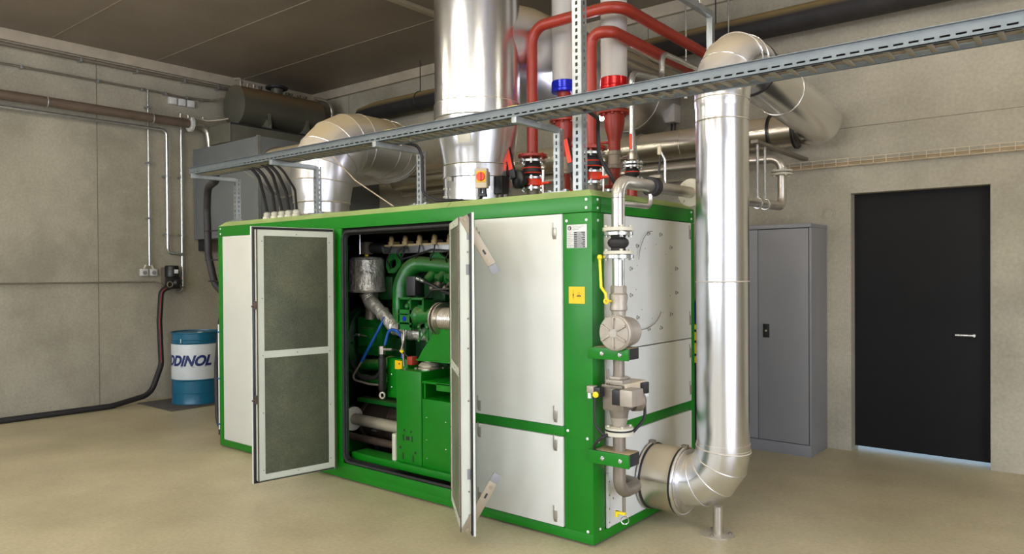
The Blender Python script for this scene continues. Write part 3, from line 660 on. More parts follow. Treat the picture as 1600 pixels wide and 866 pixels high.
q = MB(); q.cyl((-2.457, .44, 1.20), (-2.457, .46, 1.44), .05, n=16); q.build('support_neck', 'dull', t)

t = thing('exhaust_hose', 'wrinkled silver heat wrapped pipe running down from the canister', 'pipe', (-2.0, .35, 1.10))
pts = fillet([(-2.44, .38, 1.43), (-2.38, .36, 1.36), (-2.19, .34, 1.26), (-2.04, .33, 1.155), (-1.86, .34, 1.125), (-1.55, .36, 1.115)], .12, 6)
rr = [.052+.006*math.sin(i*2.1)+.004*math.cos(i*3.7) for i in range(len(pts))]
MB().tube(pts, rr, 22).build('wrap', 'foil', t)
q = MB(); q.torus((-2.43, .375, 1.415), (.4,0,-1), .052, .012, 30, 8); q.build('collar', 'rust', t)

t = thing('exhaust_pipe', 'pale dusty flanged pipe low in the open bay above the brown pipe', 'pipe', (-2.3, .35, .30))
q = MB(); q.cyl((-2.56, .35, .378), (-1.80, .35, .372), .046, .046, 24); q.build('pipe', 'exh', t)
q = MB(); flange(q, (-2.585, .35, .378), X, .098, .016, 6, .010); q.build('flange', 'cream', t)
q = MB(); q.lathe([(.11, 0), (.11, .01), (0, .01)], (-2.603, .35, .378), X, 30); q.build('flange', 'black', t)
q = MB(); q.cyl((-2.70, .35, .378), (-2.60, .35, .378), .05, .05, 20); q.build('pipe_stub', 'rust', t)
t = thing('heat_exchanger', 'large brown cylinder lying behind the pale flanged pipe', 'heat exchanger', (-2.0, .62, .14))
q = MB(); q.cyl((-2.66, .63, .33), (-1.1, .63, .33), .175, .175, 40); q.torus((-2.30, .63, .33), X, .176, .006, 40, 6); q.torus((-2.62, .63, .33), X, .176, .012, 40, 6); q.build('shell', 'rust', t)
for x in (-2.5, -1.4): B(x, x+.05, .5, .76, .05, .22, bev=.003).build('saddle', 'dark', t)
q = MB(); q.cyl((-2.42, .45, .36), (-2.42, .40, .36), .02, n=12); q.box(-2.44, -2.38, .42, .46, .28, .30, .004); q.build('clamp', 'dull', t)
tag(MB().cyl((-2.60, .30, .245), (-1.78, .30, .245), .030, .030, 18).cyl((-2.60, .30, .20), (-2.60, .30, .255), .02, n=10).cyl((-1.9, .30, .15), (-1.9, .30, .23), .015, n=10).build('lower_pipe', 'rust'), 'thin brown pipe lying just above the green inner skid beam', 'pipe')
q = MB(); q.box(-1.815, -1.777, .09, .24, .205, .40, .004); tag(q.build('white_bracket', 'cream'), 'small cream channel bracket on the left side of the green pedestal', 'bracket')

# ------------------------------------------------------------------ gas train in front of the right hand panels
gx, gy = .14, .055
def gbracket(z0, z1, where):
    t = thing('pipe_bracket', 'green pipe bracket bolted to the corner post, '+where, 'bracket', (.12, .05, z0), 'green pipe brackets')
    MB().box(-.02, .243, -.020, -.004, z0, z1, .002).build('face_plate', 'green', t)
    MB().box(.012, .236, -.004, .112, z0+.002, z1, .003).build('support_block', 'rubber', t)
    B(.012, .236, -.004, .112, z1, z1+.003, bev=.001).build('dusty_top', 'tan', t)
    fasteners('bolt', 'zinc', t, [((x, -.020, (z0+z1)/2), (0,-1,0), .014, .010) for x in (.075, .19)])
gbracket(1.090, 1.155, 'below the round regulator'); gbracket(.495, .568, 'below the gas valve block')
t = thing('gas_train', 'vertical gas pipe train with flanges, yellow lever valve and round regulator', 'gas pipe', (gx, gy, .18))
def P(z): return V((gx, gy, z))
def part(name, m, f, **k):
    q = MB(); f(q); return q.build(name, m, t, **k)
part('riser_pipe', 'steel', lambda q: q.tube(fillet([P(1.83), P(2.095), (gx, .42, 2.097)], .09, 9), .038, 26))
part('weld_seam', 'dull', lambda q: q.torus(P(2.0), Z, .0375, .002, 26, 5))
part('flange', 'cream', lambda q: flange(q, P(1.822), Z, .088, .022, 4, .011))
part('flange', 'zinc', lambda q: flange(q, P(1.797), Z, .084, .020, 4, .010))
part('rubber_compensator', 'rubber', lambda q: q.lathe([(.045, 1.70), (.040, 1.715), (.056, 1.73), (.061, 1.745), (.056, 1.762), (.040, 1.775), (.045, 1.788)], (gx, gy, 0), Z, 32))
part('flange', 'cream', lambda q: flange(q, P(1.69), Z, .084, .020, 4, .010))
part('flange', 'zinc', lambda q: flange(q, P(1.667), Z, .088, .020, 4, .011))
part('pipe_piece', 'zinc', lambda q: q.cyl(P(1.50), P(1.66), .034, n=24))
part('hex_nipple', 'cast', lambda q: q.lathe([(.042, 1.46), (.046, 1.463), (.046, 1.497), (.040, 1.505)], (gx, gy, 0), Z, 6))
vb = part('ball_valve', 'cast', lambda q: q.lathe([(.038, 1.335), (.04, 1.345), (.041, 1.36), (.050, 1.368), (.050, 1.385), (.046, 1.40), (.052, 1.43), (.052, 1.452), (.044, 1.462)], (gx, gy, 0), Z, 28))
q = MB(); q.tube(fillet([(.058, -.01, 1.655), (.066, -.01, 1.495), (.098, -.015, 1.462), (.104, -.015, 1.425)], .02, 5), .0085, 10); q.sphere((.058, -.01, 1.665), .016, n=12); q.torus((.104, -.018, 1.418), Y, .013, .006, 20, 6); q.cyl((.104, -.018, 1.418), (gx, gy, 1.418), .006, n=8)
q.build('yellow_lever', 'yellow', vb)
part('union', 'zinc', lambda q: q.lathe([(.030, 1.28), (.030, 1.31), (.036, 1.315), (.036, 1.335), (.030, 1.34)], (gx, gy, 0), Z, 24))
rc = V((.178, 0, 1.245))
def reg(q):
    q.lathe([(.094, -.055), (.100, -.050), (.100, -.028), (.094, -.024), (.085, -.02), (.080, .04), (.085, .07), (.080, .105), (.055, .125), (0, .13)], rc, Y, 44)
    q.cyl((gx, gy, 1.14), (gx, gy, 1.35), .04, n=20)
rg = part('gas_regulator', 'cast', reg)
q = MB(); q.lathe([(.092, -.054), (.090, -.062), (.020, -.066), (0, -.066)], rc, Y, 40)
for k in range(6):
    a = PI/6+k*PI/3; e = V((math.cos(a), 0, math.sin(a))); r_ = Matrix.Rotation(-a, 4, 'Y'); r_.translation = rc+V((0, -.066, 0)); q.box(.025, .088, -.009, .004, -.005, .005, .001, r_)
cv = q.build('regulator_cover', 'cast', rg)
fasteners('cover_bolt', 'lever', cv, [(rc+V((.078*math.cos(k*PI/3+PI/2), -.064, .078*math.sin(k*PI/3+PI/2))), (0,-1,0), .009, .008) for k in range(6)], True)
B(.155, .20, -.0690, -.066, 1.225, 1.262).build('data_plate', 'strap', cv)
part('pipe_piece', 'dull', lambda q: q.cyl(P(.985), P(1.09), .032, n=24))
part('square_flange', 'cast', lambda q: q.box(gx-.055, gx+.055, gy-.055, gy+.055, .955, .975, .004).box(gx-.04, gx+.04, gy-.04, gy+.04, .975, .992, .004))
fasteners('flange_bolt', 'dull', t, [((gx+a*.042, gy+b*.042, .975), Z, .007, .010) for a in (-1, 1) for b in (-1, 1)], True)
part('valve_body', 'dull', lambda q: q.box(gx-.075, gx+.065, gy-.06, gy+.07, .80, .93, .014).cyl(P(.73), P(.82), .042, .06, 24).box(gx-.085, gx+.05, gy-.05, gy+.05, .925, .945, .005).lathe([(.06, 0), (.062, .05), (.04, .07), (0, .07)], (gx+.05, gy+.06, .85), V((.5,.85,0)), 24))
part('solenoid_box', 'cast', lambda q: q.box(.205, .285, -.05, .075, .842, .935, .008))
part('solenoid_box', 'beige', lambda q: q.box(.085, .205, .03, .26, .855, .955, .010))
part('connector', 'black', lambda q: q.box(.155, .207, -.05, .00, .845, .93, .006))
part('connector', 'black', lambda q: q.box(.205, .225, .18, .25, .88, .945, .004))
part('plug', 'whitei', lambda q: q.box(.21, .235, .185, .225, .865, .882, .003))
part('black_knob', 'black', lambda q: q.lathe([(.030, 0), (.030, .02), (.02, .025), (0, .025)], (.19, .20, .82), V((.8,-.3,0)), 20))
part('connector', 'cast', lambda q: q.box(.0, .045, -.065, -.02, .90, .94, .004))
part('pressure_switch', 'black', lambda q: q.box(.04, .085, -.06, -.01, .88, .935, .006))
part('dial', 'yellow', lambda q: q.lathe([(.017, 0), (.017, .012), (0, .014)], (.06, -.058, .895), (.2,-1,0), 20))
part('plug', 'whitei', lambda q: q.cyl((.015, -.055, .87), (.015, -.055, .90), .012, n=12))
for x, y_ in ((.075, .02), (.092, .02)): part('impulse_tube', 'dull', lambda q: q.cyl((x, y_, .945), (x, y_, 1.03), .005, n=8))
part('neck', 'cast', lambda q: q.lathe([(.035, .69), (.038, .71), (.046, .74), (.05, .76)], (gx, gy, 0), Z, 24))
part('flange', 'cream', lambda q: flange(q, P(.700), Z, .080, .014, 4, .009))
part('flange', 'cream', lambda q: q.lathe([(.076, .660), (.080, .662), (.080, .682), (.076, .685)], (gx, gy, 0), Z, 36))
part('gasket', 'black', lambda q: q.cyl(P(.685), P(.692), .079, n=36))
part('riser_pipe', 'dull', lambda q: q.tube(fillet([P(.66), P(.325), (gx, .30, .325), (.015, .30, .325)], [.085, .09], 8), .036, 24))
part('drain_stub', 'dull', lambda q: q.cyl((gx+.005, gy+.04, .20), (gx+.005, gy+.04, .30), .010, n=12))
dv = part('drain_valve', 'yellow', lambda q: q.box(.11, .175, .05, .07, .208, .222, .003).cyl((.118, .06, .19), (.118, .06, .222), .011, n=10))
part('drain_ring', 'zinc', lambda q: q.torus((gx+.01, gy+.04, .165), (.6,-1,0), .022, .003, 20, 5))
part('entry_plate', 'black', lambda q: q.box(.0101, .022, .20, .27, .33, .47, .002))
part('cable', 'rubber', lambda q: q.tube(fillet([(.215, .21, .865), (.225, .20, .74), (.20, .10, .67), (.10, -.03, .67), (.02, -.03, .60), (.005, .03, .52)], .07, 7), .009, 10))
part('cable', 'rubber', lambda q: q.tube(fillet([(.045, -.05, .885), (.045, -.05, .72), (.09, -.03, .665)], .05, 6), .008, 10))
part('capillary', 'dull', lambda q: q.tube([V((.03, .66-.18*math.sin(a), 1.62+.22*math.cos(a))) for a in [k*.14 for k in range(11)]], .0022, 6))
part('capillary', 'dull', lambda q: q.tube([V((.03, .52-.26*math.cos(a), 1.36-.14*math.sin(a))) for a in [k*.22 for k in range(14)]], .0025, 6))

t = thing('gas_supply_pipe', 'steel gas pipe running back over the enclosure corner to the rear wall', 'gas pipe', (gx, 1.5, 2.05))
part('black_coupling', 'rubber', lambda q: q.lathe([(.052, -.035), (.058, -.03), (.058, .03), (.052, .035)], (gx, .455, 2.097), Y, 28))
part('clamp_bolt', 'dull', lambda q: q.box(gx-.015, gx+.06, .44, .47, 2.145, 2.165, .003))
part('bypass_pipe', 'steel', lambda q: q.tube(fillet([(gx, .43, 2.05), (gx, .43, 1.975), (gx, .10, 1.972)], .045, 7), .016, 14))
part('pipe', 'steel', lambda q: q.tube(fillet([(gx, .49, 2.098), (gx, 2.72, 2.125), (gx, 2.72, 2.535), (-2.6, 2.72, 2.545)], [.08, .10], 8), .036, 22))
part('flange', 'cream', lambda q: flange(q, (gx, .985, 2.104), Y, .092, .018, 4, .011))
part('flange', 'cream', lambda q: flange(q, (gx, 1.012, 2.104), Y, .092, .018, 4, .011))
part('flange', 'cream', lambda q: flange(q, (gx, 2.72, 2.425), Z, .085, .018, 4, .009))
part('flange', 'cream', lambda q: flange(q, (gx, 2.72, 2.398), Z, .085, .018, 4, .009))
for y_ in (2.17, 2.33): part('hanger_rod', 'zinc', lambda q: q.cyl((gx, y_, 2.14), (gx, y_, 2.58), .010, n=10).torus((gx, y_, 2.117), Y, .040, .006, 24, 6))
q = MB(); q.box(gx-.03, gx+.03, 2.10, 3.32, 2.58, 2.605, .003); tag(q.build('support_arm', 'dull'), 'short steel arm jutting from the rear wall beside the silver flue', 'bracket')

# ------------------------------------------------------------------ silver flue
fx, fy = .50, .65
t = thing('exhaust_flue', 'tall silver clad flue rising from the floor in front of the grey locker', 'flue pipe', (.465, .65, 0))
part('base_plate', 'steel', lambda q: q.lathe([(.098, 0), (.098, .006), (.03, .007)], (.465, .65, 0), Z, 36))
fasteners('anchor_bolt', 'dull', t, [((.465+.07*math.cos(a), .65+.07*math.sin(a), .006), Z, .010, .012) for a in (.4, 2.5, 4.6)], True)
part('support_leg', 'steel', lambda q: q.cyl((.465, .65, .006), (.465, .65, .17), .030, n=24))
part('connector_sleeve', 'alud', lambda q: q.lathe([(.185, .02), (.200, .022), (.200, .26), (.185, .265)], (0, .65, .285), X, 56))
for x in (.030, .255):
    r_ = part('sleeve_ring', 'aluc', lambda q: q.torus((x, .65, .285), X, .203, .009, 60, 8))
    q = MB(); q.lathe([(.2005, x-.022), (.208, x-.020), (.208, x-.004), (.2005, x-.002)], (.02 if x < .1 else -.0, .65, .285), X, 56); q.build('black_clamp_band', 'black', r_)
    q = MB(); q.box(x-.02, x+.02, .63, .66, .485, .51, .003); q.build('clamp_screw', 'dull', r_)
el = fillet([(.262, .65, .292), (fx, .65, .292), (fx, .65, .56)], .235, 4)
def f_(q): q.tube(el, .158, 56); seams(q, el, .158, th=.004)
part('lower_elbow', 'aluc', f_, thr=20)
part('elbow_collar', 'aluc', lambda q: q.lathe([(.158, .262), (.192, .264), (.192, .275), (.160, .285)], (0, .65, .292), X, 56))
def f_(q):
    q.cyl((fx, fy, .52), (fx, fy, 2.60), .1535, n=64)
    for z in (.525, 1.52, 2.47): q.torus((fx, fy, z), Z, .1545, .0045, 64, 6)
part('vertical_pipe', 'aluc', f_)
e2 = fillet([(fx, fy, 2.55), (fx, fy, 2.895), (fx-.006, 1.12, 2.885)], .30, 5)
def f_(q): q.tube(e2, [.155+.018*min(1, i/5) for i in range(len(e2))], 56); seams(q, e2, [.155+.018*min(1, i/5) for i in range(len(e2))], th=.004, skip=(2, 4))
part('top_elbow', 'aluc', f_, thr=20)
part('joint_band', 'black', lambda q: q.lathe([(.172, 0), (.178, .002), (.178, .022), (.172, .024)], (fx-.006, 1.10, 2.884), Y, 56))
e3 = fillet([(fx-.006, 1.12, 2.884), (.39, 3.03, 2.833), (.17, 3.03, 2.833)], .18, 6)
def f_(q): q.tube(e3, [.172]*(len(e3)-4)+[.170, .165, .155, .148], 56); q.torus((.461, 1.75, 2.867), (-.054,1,-.027), .172, .004, 56, 6)
part('horizontal_pipe', 'aluf', f_, thr=25)
t = thing('rear_flue', 'long silver pipe running level along the rear wall with two black rings', 'flue pipe', (-2.4, 3.03, 2.70))
def f_(q):
    q.cyl((.17, 3.03, 2.815), (-5.0, 3.03, 2.815), .140, n=48)
    for x in (-.9, -1.9, -2.9, -3.9): q.torus((x, 3.03, 2.815), X, .141, .004, 48, 6)
part('pipe', 'alud', f_)
for x in (.16, -.05): part('black_ring', 'black', lambda q: q.lathe([(.141, -.011), (.165, -.009), (.165, .009), (.141, .011)], (x, 3.03, 2.815), X, 48))
for x in (-1.35, -3.4):
    part('wall_clamp', 'galv', lambda q: q.torus((x, 3.03, 2.815), X, .144, .007, 40, 6).cyl((x, 3.15, 2.815), (x, BY, 2.815), .008, n=8))
q = MB(); q.cyl((-.2, 3.14, 2.628), (-5.0, 3.14, 2.638), .040, n=24)
for x in (-.7, -2.2, -3.7): q.box(x-.015, x+.015, 3.14, BY, 2.622, 2.642)
tag(q.build('condensate_pipe', 'steel'), 'slim silver pipe just under the big wall flue', 'pipe')
q = MB(); q.cyl((-.35, 3.10, 2.44), (-5.0, 3.10, 2.44), .028, n=20)
for x in (-1.2, -2.7, -4.2): q.box(x-.012, x+.012, 3.10, BY, 2.43, 2.45)
tag(q.build('return_pipe', 'dull'), 'dull steel pipe low on the rear wall behind the enclosure', 'pipe')

# ------------------------------------------------------------------ big air ducts on the enclosure roof
t = thing('main_air_duct', 'wide silver duct rising from the roof and bending to the rear wall', 'duct', (-1.457, .66, 2.062))
ax_, ay_ = -1.457, .66
part('lower_drum', 'aluc', lambda q: q.lathe([(.262, 2.062), (.262, 2.29)], (ax_, ay_, 0), Z, 64))
part('collar_band', 'aluc', lambda q: q.lathe([(.262, 2.292), (.270, 2.295), (.268, 2.385), (.272, 2.39), (.262, 2.395)], (ax_, ay_, 0), Z, 64))
part('cone', 'aluc', lambda q: q.lathe([(.262, 2.39), (.327, 2.74)], (ax_, ay_, 0), Z, 64))
part('joint_band', 'aluc', lambda q: q.lathe([(.327, 2.735), (.334, 2.74), (.333, 2.85), (.327, 2.855)], (ax_, ay_, 0), Z, 64))
def f_(q): q.lathe([(.325, 2.85), (.325, 4.02), (.30, 4.05), (0, 4.06)], (ax_, ay_, 0), Z, 64); q.torus((ax_, ay_, 3.80), Z, .326, .004, 60, 6)
part('vertical_duct', 'aluc', f_)
def f_(q):
    q.lathe([(.3225, ay_+.02), (.33, .80), (.375, 1.15), (.375, BY-.005)], (ax_, 0, 3.36), Y, 64)
    for y in (1.9, 2.9): q.torus((ax_, y, 3.36), Y, .376, .004, 60, 6)
part('branch_duct', 'alu', f_)
part('roof_hanger', 'galv', lambda q: q.cyl((ax_, ay_, 4.05), (ax_, ay_, CH), .012, n=10))
q = MB(); a_ = math.radians(-68)
for k in range(6):
    a0 = a_-.17+.34*k/5; a1 = a_-.17+.34*(k+1)/5 if k < 5 else None
    if a1 is None: break
    R0, R1 = .297, .283
    q.hexa([V((ax_+math.cos(a)*r_, ay_+math.sin(a)*r_, z)) for z, rr_ in ((2.53, R1+.011), (2.60, R0+.010)) for a, r_ in ((a0, rr_), (a1, rr_), (a1, rr_-.006), (a0, rr_-.006))])
bmesh.ops.remove_doubles(q.b, verts=q.b.verts, dist=.0005)
q.build('paper_label', 'paper', t)
part('latch', 'strap', lambda q: q.box(-1.56, -1.53, .385, .40, 2.14, 2.155).box(-1.56, -1.53, .385, .40, 2.20, 2.215).box(-1.50, -1.475, .36, .385, 2.26, 2.29))
t = thing('isolator_switch', 'red and yellow rotary isolator switch on the big silver duct', 'switch', (-1.20, .41, 2.17))
m_ = Matrix.Translation(V((-1.185, .40, 2.25))) @ Matrix.Rotation(math.radians(25), 4, 'Z')
q = MB(); q.box(-.042, .042, -.03, .03, -.065, .075, .006, m_); q.build('housing', 'beige', t)
q = MB(); q.box(-.036, .036, -.034, -.029, -.025, .055, .003, m_); q.build('yellow_plate', 'ysign', t)
q = MB(); q.lathe([(.031, 0), (.031, .008), (.028, .010), (0, .010)], m_ @ V((0, -.034, .015)), m_.to_3x3() @ V((0,-1,0)), 28); kn = q.build('red_knob', 'redb', t)
q = MB(); q.box(-.006, .006, -.056, -.044, -.010, .040, .003, m_); q.build('knob_grip', 'redb', kn)
q = MB()
for x in (-.018, .018): q.cyl(m_ @ V((x, 0, -.10)), m_ @ V((x, 0, -.06)), .014, n=14)
q.box(-.03, .03, -.01, .03, -.125, -.10, .004, m_); q.build('cable_gland', 'black', t)
q = MB(); q.box(-.03, .03, .028, .10, -.04, .06, .002, m_); q.build('mounting_plate', 'galv', t)
q = MB(); q.box(-1.205, -1.135, .56, .64, 2.16, 2.29, .006); q.cyl((-1.17, .60, 2.065), (-1.17, .60, 2.16), .012, n=10)
q.box(-1.2, -1.13, .58, .62, 2.063, 2.075); tag(q.build('damper_actuator', 'black'), 'black actuator box beside the foot of the big silver duct', 'actuator')

t = thing('curved_air_duct', 'segmented silver duct arching from the roof to the grey plenum', 'duct', (-3.405, .66, 2.062))
cx_, cy_ = -3.405, .66
def f_(q):
    v = [V(p) for p in ((cx_-.36, .30, 2.062), (-2.62, .30, 2.062), (-2.62, 1.02, 2.062), (cx_-.36, 1.02, 2.062), (cx_-.30, .38, 2.115), (-3.02, .38, 2.125), (-3.02, .94, 2.125), (cx_-.30, .94, 2.115))]
    q.hexa(v)
part('base_transition', 'aluc', f_)
e5 = fillet([(cx_, cy_, 2.10), (cx_, cy_, 2.84), (cx_, 1.71, 2.84), (-5.66, 1.71, 2.84)], [.42, .34], 5)
rr = [.25, .262]+[.285]*(len(e5)-2)
part('collar', 'aluc', lambda q: q.cyl((cx_, cy_, 2.10), (cx_, cy_, 2.24), .252, n=56).torus((cx_, cy_, 2.235), Z, .256, .007, 56, 6))
e5 = fillet([(cx_, cy_, 2.24), (cx_, cy_, 2.84), (cx_, 1.71, 2.84), (-5.66, 1.71, 2.84)], [.42, .34], 5)
rr = [.256]+[.29]*(len(e5)-1); rr[1] = .284
def f_(q): q.tube(e5, rr, 64); seams(q, e5, rr, th=.005)
part('segmented_duct', 'alu', f_, thr=10)
tag(MB().tube([(-2.95, .42, 2.62), (-2.473, .3, 2.34), (-1.75, .06, 2.072)], .005, 6).build('stay_wire', 'beige'), 'thin stay wire slanting from the curved duct down to the roof', 'wire')
tag(MB().tube([(-3.285, -.2, 2.436), (-3.691, .4, 2.327), (-3.85, .5, 2.07)], .003, 6).build('stay_wire', 'beige'), 'thin stay wire slanting below the cable tray before the grey plenum', 'wire')

# ------------------------------------------------------------------ red heating pipes and insulated pipes
def hot_pipe(px_, py_, ztop, xr, zr, label):
    global t
    t = thing('heating_pipe', label, 'pipe', (px_, py_, 2.44), 'red heating pipes')
    part('pipe', 'red', lambda q: q.tube(fillet([(px_, py_, 2.47), (px_, py_, ztop), (xr, py_, ztop), (xr, BY-.012, zr)], [.13, .13], 9), .0415, 26))
    part('flange', 'red', lambda q: flange(q, (px_, py_, 2.465), Z, .112, .022, 6, .011))
    t = thing('shut_off_valve', label.split(' rising')[0]+' valve set with black lever and orange grip', 'valve', (px_, py_, 2.062))
    part('flange', 'zinc', lambda q: flange(q, (px_, py_, 2.425), Z, .100, .020, 6, .010))
    part('rubber_joint', 'rubber', lambda q: q.lathe([(.055, 2.415), (.052, 2.405), (.066, 2.39), (.074, 2.37), (.074, 2.345), (.066, 2.325), (.052, 2.315), (.055, 2.305)], (px_, py_, 0), Z, 32))
    part('red_line', 'redb', lambda q: q.torus((px_, py_, 2.372), Z, .0735, .004, 36, 6).torus((px_, py_, 2.335), Z, .071, .004, 36, 6))
    part('flange', 'zinc', lambda q: flange(q, (px_, py_, 2.295), Z, .095, .018, 6, .010))
    part('valve_body', 'redb', lambda q: q.lathe([(.085, 2.235), (.09, 2.24), (.09, 2.275), (.085, 2.285)], (px_, py_, 0), Z, 32).box(px_-.02, px_+.16, py_-.012, py_+.012, 2.245, 2.262, .003))
    part('flange', 'zinc', lambda q: flange(q, (px_, py_, 2.218), Z, .100, .020, 6, .011))
    part('foot_pipe', 'dull', lambda q: q.cyl((px_, py_, 2.062), (px_, py_, 2.21), .044, n=24))
    hx, hy = px_-.015, py_-.16
    part('valve_neck', 'black', lambda q: q.cyl((px_, py_-.06, 2.26), (hx+.02, hy, 2.26), .028, n=16).lathe([(.055, 0), (.070, .012), (.070, .040), (.055, .05), (0, .055)], (hx+.02, hy+.02, 2.275), (-.3,-1,0), 26))
    lv = part('lever', 'black', lambda q: q.prism([(-.026, 0), (.026, 0), (.020, .25), (-.022, .25)], (hx-.01, hy-.03, 2.28), (.95,0,.22), (-.22,0,.95), .016))
    q = MB(); q.prism([(-.020, .07), (.017, .07), (.016, .245), (-.020, .245)], (hx-.01, hy-.0482, 2.28), (.95,0,.22), (-.22,0,.95), .003); q.build('orange_grip', 'redb', lv)
    part('gauge_stub', 'steel', lambda q: q.cyl((px_+.10, py_, 2.25), (px_+.10, py_, 2.36), .012, n=10).sphere((px_+.10, py_, 2.37), .022, n=12).cyl((px_+.10, py_, 2.15), (px_+.10, py_, 2.24), .009, n=8))
hot_pipe(-1.115, .90, 3.44, -.36, 3.40, 'left red heating pipe rising beside the big silver duct')
hot_pipe(-.585, .90, 3.275, -.425, 3.25, 'right red heating pipe rising behind the tall slotted strut')
def riser(px_, py_, z0, ring, label, short):
    global t
    t = thing('insulated_riser', label, 'pipe', (px_, py_, z0), 'insulated risers')
    part('jacket', 'wpipe', lambda q: q.cyl((px_, py_, z0+.085), (px_, py_, CH), .098, n=48))
    part('end_ring', ring, lambda q: q.lathe([(.07, z0), (.099, z0+.002), (.103, z0+.006), (.103, z0+.024), (.100, z0+.027), (.103, z0+.030), (.103, z0+.083), (.099, z0+.088)], (px_, py_, 0), Z, 48))
    t = thing('red_riser_pipe', 'red pipe with flange and brass coupling below the '+short, 'pipe', (px_, py_, 2.062), 'red risers below the rings')
    part('pipe', 'red', lambda q: q.cyl((px_, py_, z0-.16), (px_, py_, z0+.001), .055, n=28))
    def f2(q):
        q.cyl((px_, py_, 2.80), (px_, py_, z0-.16), .062, n=28)
        for k in range(int((z0-.16-2.80)/.022)+1): q.torus((px_, py_, 2.81+k*.022), Z, .064, .008, 32, 6)
    part('bellows', 'steel', f2)
    part('flange', 'zinc', lambda q: flange(q, (px_, py_, 2.79), Z, .118, .018, 8, .011))
    part('flange', 'red', lambda q: flange(q, (px_, py_, 2.768), Z, .118, .022, 8, .012))
    part('reducer', 'red', lambda q: q.lathe([(.078, 2.757), (.076, 2.70), (.072, 2.66), (.048, 2.57), (.045, 2.55), (.045, 2.48)], (px_, py_, 0), Z, 32))
    part('brass_coupling', 'cast', lambda q: q.lathe([(.045, 2.35), (.052, 2.355), (.052, 2.375), (.047, 2.38), (.047, 2.45), (.052, 2.455), (.052, 2.48), (.045, 2.485)], (px_, py_, 0), Z, 30).cyl((px_+.04, py_, 2.42), (px_+.13, py_, 2.425), .010, n=10))
    part('lower_pipe', 'red', lambda q: q.cyl((px_, py_, 2.22), (px_, py_, 2.36), .043, n=24).lathe([(.10, 2.20), (.10, 2.222), (.045, 2.224)], (px_, py_, 0), Z, 32))
    part('base_flange', 'zinc', lambda q: flange(q, (px_, py_, 2.185), Z, .10, .02, 8, .010))
    part('base_pipe', 'dull', lambda q: q.cyl((px_, py_, 2.062), (px_, py_, 2.18), .044, n=24))
    part('yellow_gasket', 'yellow', lambda q: q.cyl((px_, py_, 2.196), (px_, py_, 2.201), .07, n=24))
riser(-1.025, 1.20, 2.985, 'bluer', 'pale jacketed riser with a blue ring', 'blue ring')
riser(-.575, 1.20, 2.935, 'redr', 'pale jacketed riser with a red ring', 'red ring')
tag(MB().cyl((-.985, 1.20, 2.565), (-.62, 1.20, 2.555), .012, n=12).cyl((-.80, 1.2, 2.54), (-.80, 1.2, 2.60), .022, n=12).build('cross_pipe', 'red'), 'thin red cross pipe between the two flanged red risers', 'pipe')
t = thing('drain_riser', 'thin silver riser with a red tag right of the flanged red risers', 'pipe', (-.31, 1.0, 2.062))
part('pipe', 'zinc', lambda q: q.tube(fillet([(-.31, 1.0, 2.40), (-.31, 1.0, 2.98), (-.31, 1.45, 3.02), (-.31, 1.45, 3.22), (-.31, BY, 3.24)], .07, 6), .021, 16))
part('red_tag', 'redb', lambda q: q.box(-.316, -.298, .970, .978, 2.44, 2.545, .002))
part('valve', 'steel', lambda q: q.lathe([(.02, 2.36), (.032, 2.37), (.032, 2.41), (.022, 2.43)], (-.31, 1.0, 0), Z, 16).cyl((-.40, 1.03, 2.40), (-.31, 1.0, 2.40), .009, n=8))
part('flange', 'zinc', lambda q: flange(q, (-.31, 1.0, 2.342), Z, .076, .016, 8, .009))
part('flange', 'zinc', lambda q: flange(q, (-.31, 1.0, 2.318), Z, .076, .016, 8, .009))
part('rubber_joint', 'rubber', lambda q: q.lathe([(.035, 2.31), (.05, 2.29), (.052, 2.27), (.035, 2.245)], (-.31, 1.0, 0), Z, 28))
part('red_line', 'redb', lambda q: q.torus((-.31, 1.0, 2.28), Z, .0515, .003, 28, 6))
part('flange', 'zinc', lambda q: flange(q, (-.31, 1.0, 2.225), Z, .08, .018, 8, .009))
part('foot_pipe', 'red', lambda q: q.cyl((-.31, 1.0, 2.062), (-.31, 1.0, 2.22), .035, n=20))
q = MB(); q.cyl((-1.40, 1.1, 2.30), (-1.16, 1.16, 2.30), .0, .0) if False else None
q.cyl((-.93, 1.02, 2.33), (-.97, 1.02, 2.52), .007, .009, 8); q.sphere((-.93, 1.02, 2.33), .016, n=8); q.cyl((-.93, 1.02, 2.33), (-1.0, 1.15, 2.33), .008, n=8)
tag(q.build('red_lever', 'redb'), 'small red lever behind the left orange gripped valve', 'lever')
# parallel silver pipes and the blower run behind the red pipes
for x, z, y0, L in ((-.722, 3.40, 1.45, 'upper slim silver pipe running to the rear wall under the red heating pipes'), (-.94, 3.40, 1.62, 'lower slim silver pipe running to the rear wall under the red heating pipes')):
    q = MB(); q.tube(fillet([(x, y0+.1, 4.0), (x, y0+.1, z), (x, BY, z)], .08, 6), .030, 20)
    tag(q.build('slim_pipe', 'steel'), L, 'pipe', 'slim silver pipes')
for x, y, L in ((-.60, 2.45, 'left threaded hanger rod with pipe clip below the red pipes'), (-.42, 2.95, 'right threaded hanger rod with pipe clip below the red pipes')):
    q = MB(); q.cyl((x, y, 3.14), (x, y, CH), .008, n=8); q.cyl((x, y, 3.10), (x, y, 3.22), .017, n=10); tag(q.build('hanger_rod', 'zinc'), L, 'rod')

